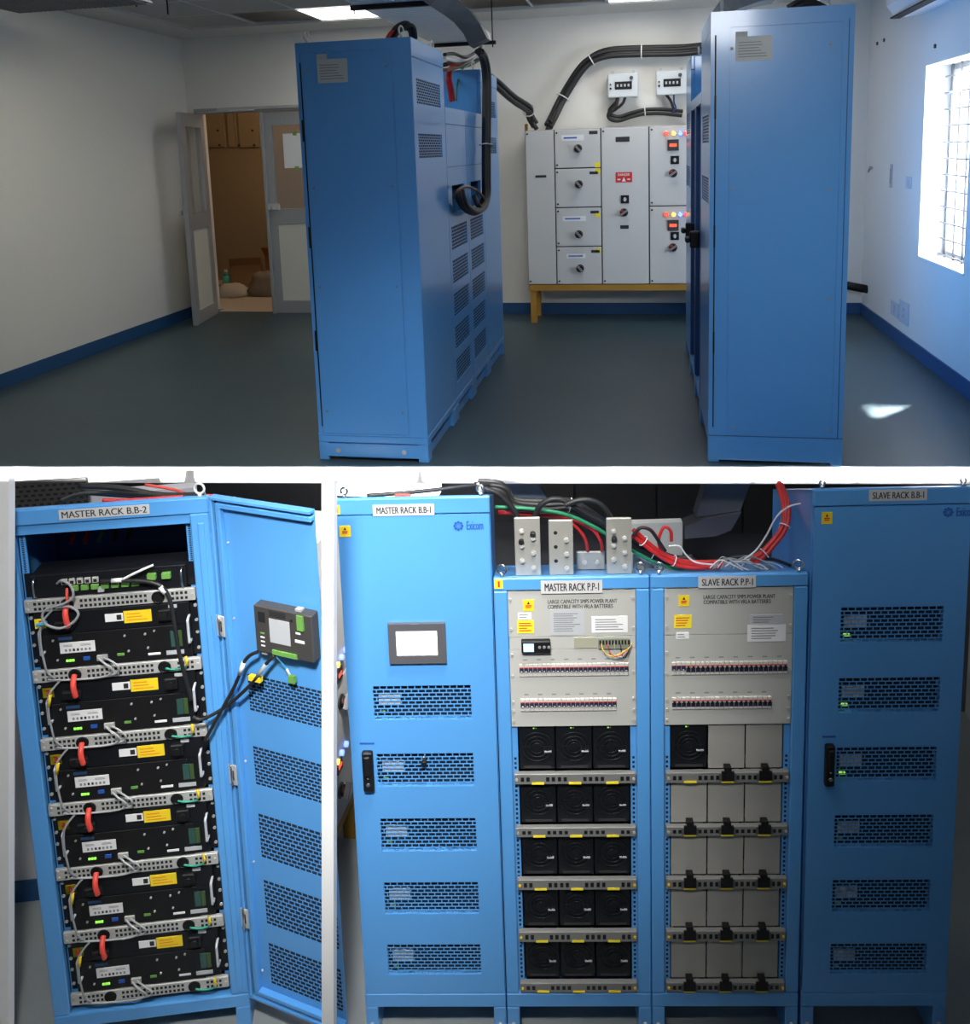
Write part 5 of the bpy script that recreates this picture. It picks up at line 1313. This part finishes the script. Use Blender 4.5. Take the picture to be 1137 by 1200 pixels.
# hanging cables in front of the door-side row
def xc(name, label, pts, r, mt, strands=1, x=-.985, ties=()):
    P = [at_x(q[0], q[1], q[2] if len(q) > 2 else x) for q in pts]; t = thing(name, label, 'cable'); m = MB()
    for k in range(strands):
        an = 2*math.pi*k/max(1, strands); off = Vector((math.cos(an)*.6, math.sin(an), math.sin(an)*.3))*(r*1.3 if strands > 1 else 0)
        m.tube([p + off for p in P], r, mt, 8, 6)
    m.obj('sheath', t)
    for k in ties: MB().ring(P[k], P[k + 1] - P[k - 1], r*(2.5 if strands > 1 else 1.4), .004, CWHT, 12, 6).obj('cable_tie', t)
    return t
xc('black_cable_bundle', 'black cable bundle hanging in front of the door-side racks', [(562, 60), (567, 68), (570.5, 90), (570.5, 130), (570, 170), (570, 205), (570, 228), (566, 242), (557, 248), (546, 243), (540, 232), (538, 222, -.99)], .017, CBLK, 4, ties=(4,))
xc('black_cable', 'black cable looping from the hanging bundle into the far cable hole', [(570, 215), (571, 236), (566, 245), (560, 240), (556, 230, -1.01)], .016, CBLK)
xc('brown_cable', 'brown cable entering the cable hole of the shorter rack', [(569, 235), (560, 224), (548, 219), (538, 222), (532, 232, -1.02)], .008, mat('brown_sheath', (.16, .09, .04), .6))
xc('black_cable', 'black cable along the top of the near door-side tall rack', [(521, 64), (532, 63), (545, 67), (556, 62), (564, 55)], .010, CBLK, x=-1.08)
xc('white_cable', 'white cable sagging above the shorter door-side racks', [(521, 68), (533, 71), (546, 70), (556, 64), (566, 54)], .010, CWHT, x=-1.1)
xc('red_cable_bundle', 'red cables dropping to the shorter racks behind the near tall rack', [(541, 72), (530, 78), (526, 90), (528, 104), (530, 118)], .012, CRED, 3, x=-1.2)
xc('black_cable', 'black cables tangled above the shorter door-side racks', [(521, 76), (530, 74), (540, 78), (552, 75), (560, 70)], .012, CBLK, 3, x=-1.25)
xc('green_cable', 'thin green cable dropping beside the red cables', [(556, 72), (548, 76), (540, 84), (536, 100), (535, 118)], .006, CGRN, x=-1.18)
xc('brown_cable', 'brown cable bundle lying over the shorter door-side racks', [(521, 82), (532, 80), (542, 76), (552, 68)], .010, mat('brown_sheath', (.16, .09, .05), .6), 2, x=-1.15)
t = thing('terminal_block', 'small grey terminal block with bolted lugs on the shorter racks', 'terminal block', T(-1.25, 4.75, UZ + 1.7185))
MB().box(-.1, .1, -.08, .25, 0, .10, BUS, .003).obj('bar', t)
m = MB()
for k in range(3): m.cyl((.1, -.03 + k*.09, .05), (.12, -.03 + k*.09, .05), .02, CRED if k == 1 else SILVER, 8)
m.obj('lugs', t)
def ycable(name, label, pts, r, mt, strands=1):
    P = [at_y(*q) for q in pts]; m = MB()
    for k in range(strands):
        an = 2*math.pi*k/max(1, strands); off = Vector((math.cos(an), 0, math.sin(an)))*(r*1.2 if strands > 1 else 0); m.tube([p + off for p in P], r, mt, 8, 6)
    tag(m.obj(name), label, 'cable')
ycable('red_black_cables', 'red and black cables arching over the near door-side rack', [(453, 47, 4.3), (458, 39, 4.32), (466, 33, 4.35), (475, 31, 4.38), (484, 36, 4.4), (487, 46, 4.4)], .011, CRED, 1)
ycable('black_cables', 'black cables bunched over the near door-side rack', [(458, 46, 4.32), (466, 35, 4.34), (476, 30, 4.36), (482, 33, 4.38), (484, 45, 4.4)], .012, CBLK, 3)
ycable('black_cables', 'black cables lying over the near window-side rack', [(925, 12, 4.4), (935, 6, 4.4), (948, 3, 4.42), (958, 6, 4.45), (966, 10, 4.45)], .012, CBLK, 3)

# left wall: ribbed tray end under the ceiling, with two rods
t = thing('ribbed_tray', 'dark ribbed tray under the ceiling above the long plain wall', 'tray')
a, b = at_y(-8, 5, 5.0), at_y(152, 4, 5.0); 
rb = MB().box(-.012, .012, 0, .5, 0, .008, DUCT).mesh('rib')
zt_ = at_y(70, 9, 5.0).z; nn = int((b.x - a.x)/.036)
a.x = max(a.x, XL + .03)
nn = int((b.x - a.x)/.036)
for k in range(nn): o = bpy.data.objects.new('rib', rb); COL.objects.link(o); o.parent = t; o.location = (a.x + k*.036, 4.75, zt_ + .03)
MB().box(a.x - .012, b.x, 4.74, 5.26, zt_ + .0385, zt_ + .05, DUCT_L).obj('tray_bed', t)
for px, py in ((160, 8), (197, 17)):
    p = at_y(px, py, 5.9); o = MB().cyl(p, (p.x, p.y, CE + .013), .006, BLACK, 6).obj('threaded_rod'); tag(o, 'black threaded rod hanging from the ceiling, %s' % ('nearer the ribbed tray' if px < 170 else 'farther from the ribbed tray'), 'rod')
# air conditioner and small things on the window wall
t = thing('air_conditioner', 'white wall air conditioner cut by the upper edge over the window', 'air conditioner')
za = at_x(1095, 6, XR - .12).z; y1_ = at_x(1062, 0, XR - .1).y; y0_ = y1_ - .95
m = MB(); m.prism([(XR - .0005, za + .03), (XR - .16, za + .02), (XR - .22, za + .10), (XR - .22, za + .27), (XR - .0005, za + .27)], 'y', y0_, y1_, mat('cool_white_plastic', (.75, .78, .82), .4))
m.v = [(x, y, z) for x, y, z in m.v]; m.obj('casing', t)
MB().box(XR - .21, XR - .15, y0_ + .06, y1_ - .06, za + .008, za + .019, BLACK).obj('outlet_slot', t)
def rx(px, py): return at_x(px, py, XR)
p = rx(1023, 196); m = MB(); m.tube([(XR - .001, p.y, p.z), (XR - .03, p.y - .02, p.z - .02), (XR - .05, p.y - .08, p.z - .03), (XR - .045, p.y - .12, p.z + .01)], .008, CGRY, 8, 5); tag(m.obj('wall_hook'), 'small grey hook on the window wall', 'hook')
a, b = rx(1040, 192), rx(1045, 220); m = MB(); m.box(XR - .012, XR - .0005, b.y - .02, b.y + .02, b.z, a.z, GREYP, .002); m.box(XR - .0128, XR - .012, b.y - .012, b.y + .012, b.z + .03, a.z - .03, INK_G); tag(m.obj('wall_gauge'), 'narrow grey gauge strip hanging by the wall hook', 'gauge')
for lb, (px0, py0, px1, py1), nm in (('pale switch plate on the wall near the window edge', (1063, 207, 1069, 221), 'switch_plate'), ('bluish socket plate low on the window wall', (1045, 353, 1054, 371), 'socket_plate'), ('larger bluish socket plate low on the window wall, nearer the window', (1055, 353, 1066, 380), 'socket_plate')):
    a, b = rx(px0, (py0 + py1)/2), rx(px1, (py0 + py1)/2); zc, zd = rx((px0 + px1)/2, py1).z, rx((px0 + px1)/2, py0).z
    t = thing(nm, lb, 'wall plate'); MB().box(XR - .008, XR - .0005, min(a.y, b.y), max(a.y, b.y), zc, zd, mat('pale_blue_plate', (.50, .60, .70), .5), .002).obj('plate', t); m = MB(); ym = (a.y + b.y)/2
    for k in (.35, .65): m.box(XR - .0095, XR - .008, ym - .012, ym + .012, zc + (zd - zc)*k - .012, zc + (zd - zc)*k + .012, GREYP)
    m.obj('socket_holes' if 'socket' in nm else 'rocker', t)
for px, py, lb in ((1029, 51, 'drill hole plug on window wall, the lower of two'), (1037, 47, 'drill hole plug on window wall, the upper of two'), (1097, 54, 'single drill hole plug above the window')):
    p = rx(px, py); tag(MB().cyl((XR - .0005, p.y, p.z), (XR - .01, p.y, p.z), .014, HMI, 8).obj('wall_plug'), lb, 'wall plug')
t = thing('pipe_stub', 'dark pipe stub with white wire low in the back corner', 'pipe')
p, q = at_y(985, 333, 7.60), at_y(1022, 340, 7.55); m = MB(); m.cyl(p, q, .035, BLACK, 12); m.cyl(q + Vector((-.03, 0, 0)), q + Vector((.02, 0, -.004)), .042, HMI, 12); m.obj('pipe', t)
MB().tube([q + Vector((-.01, -.01, -.03)), at_y(1019, 356, 7.6), at_y(1016, 372, 7.65)], .006, CWHT, 6, 4).obj('white_wire', t)
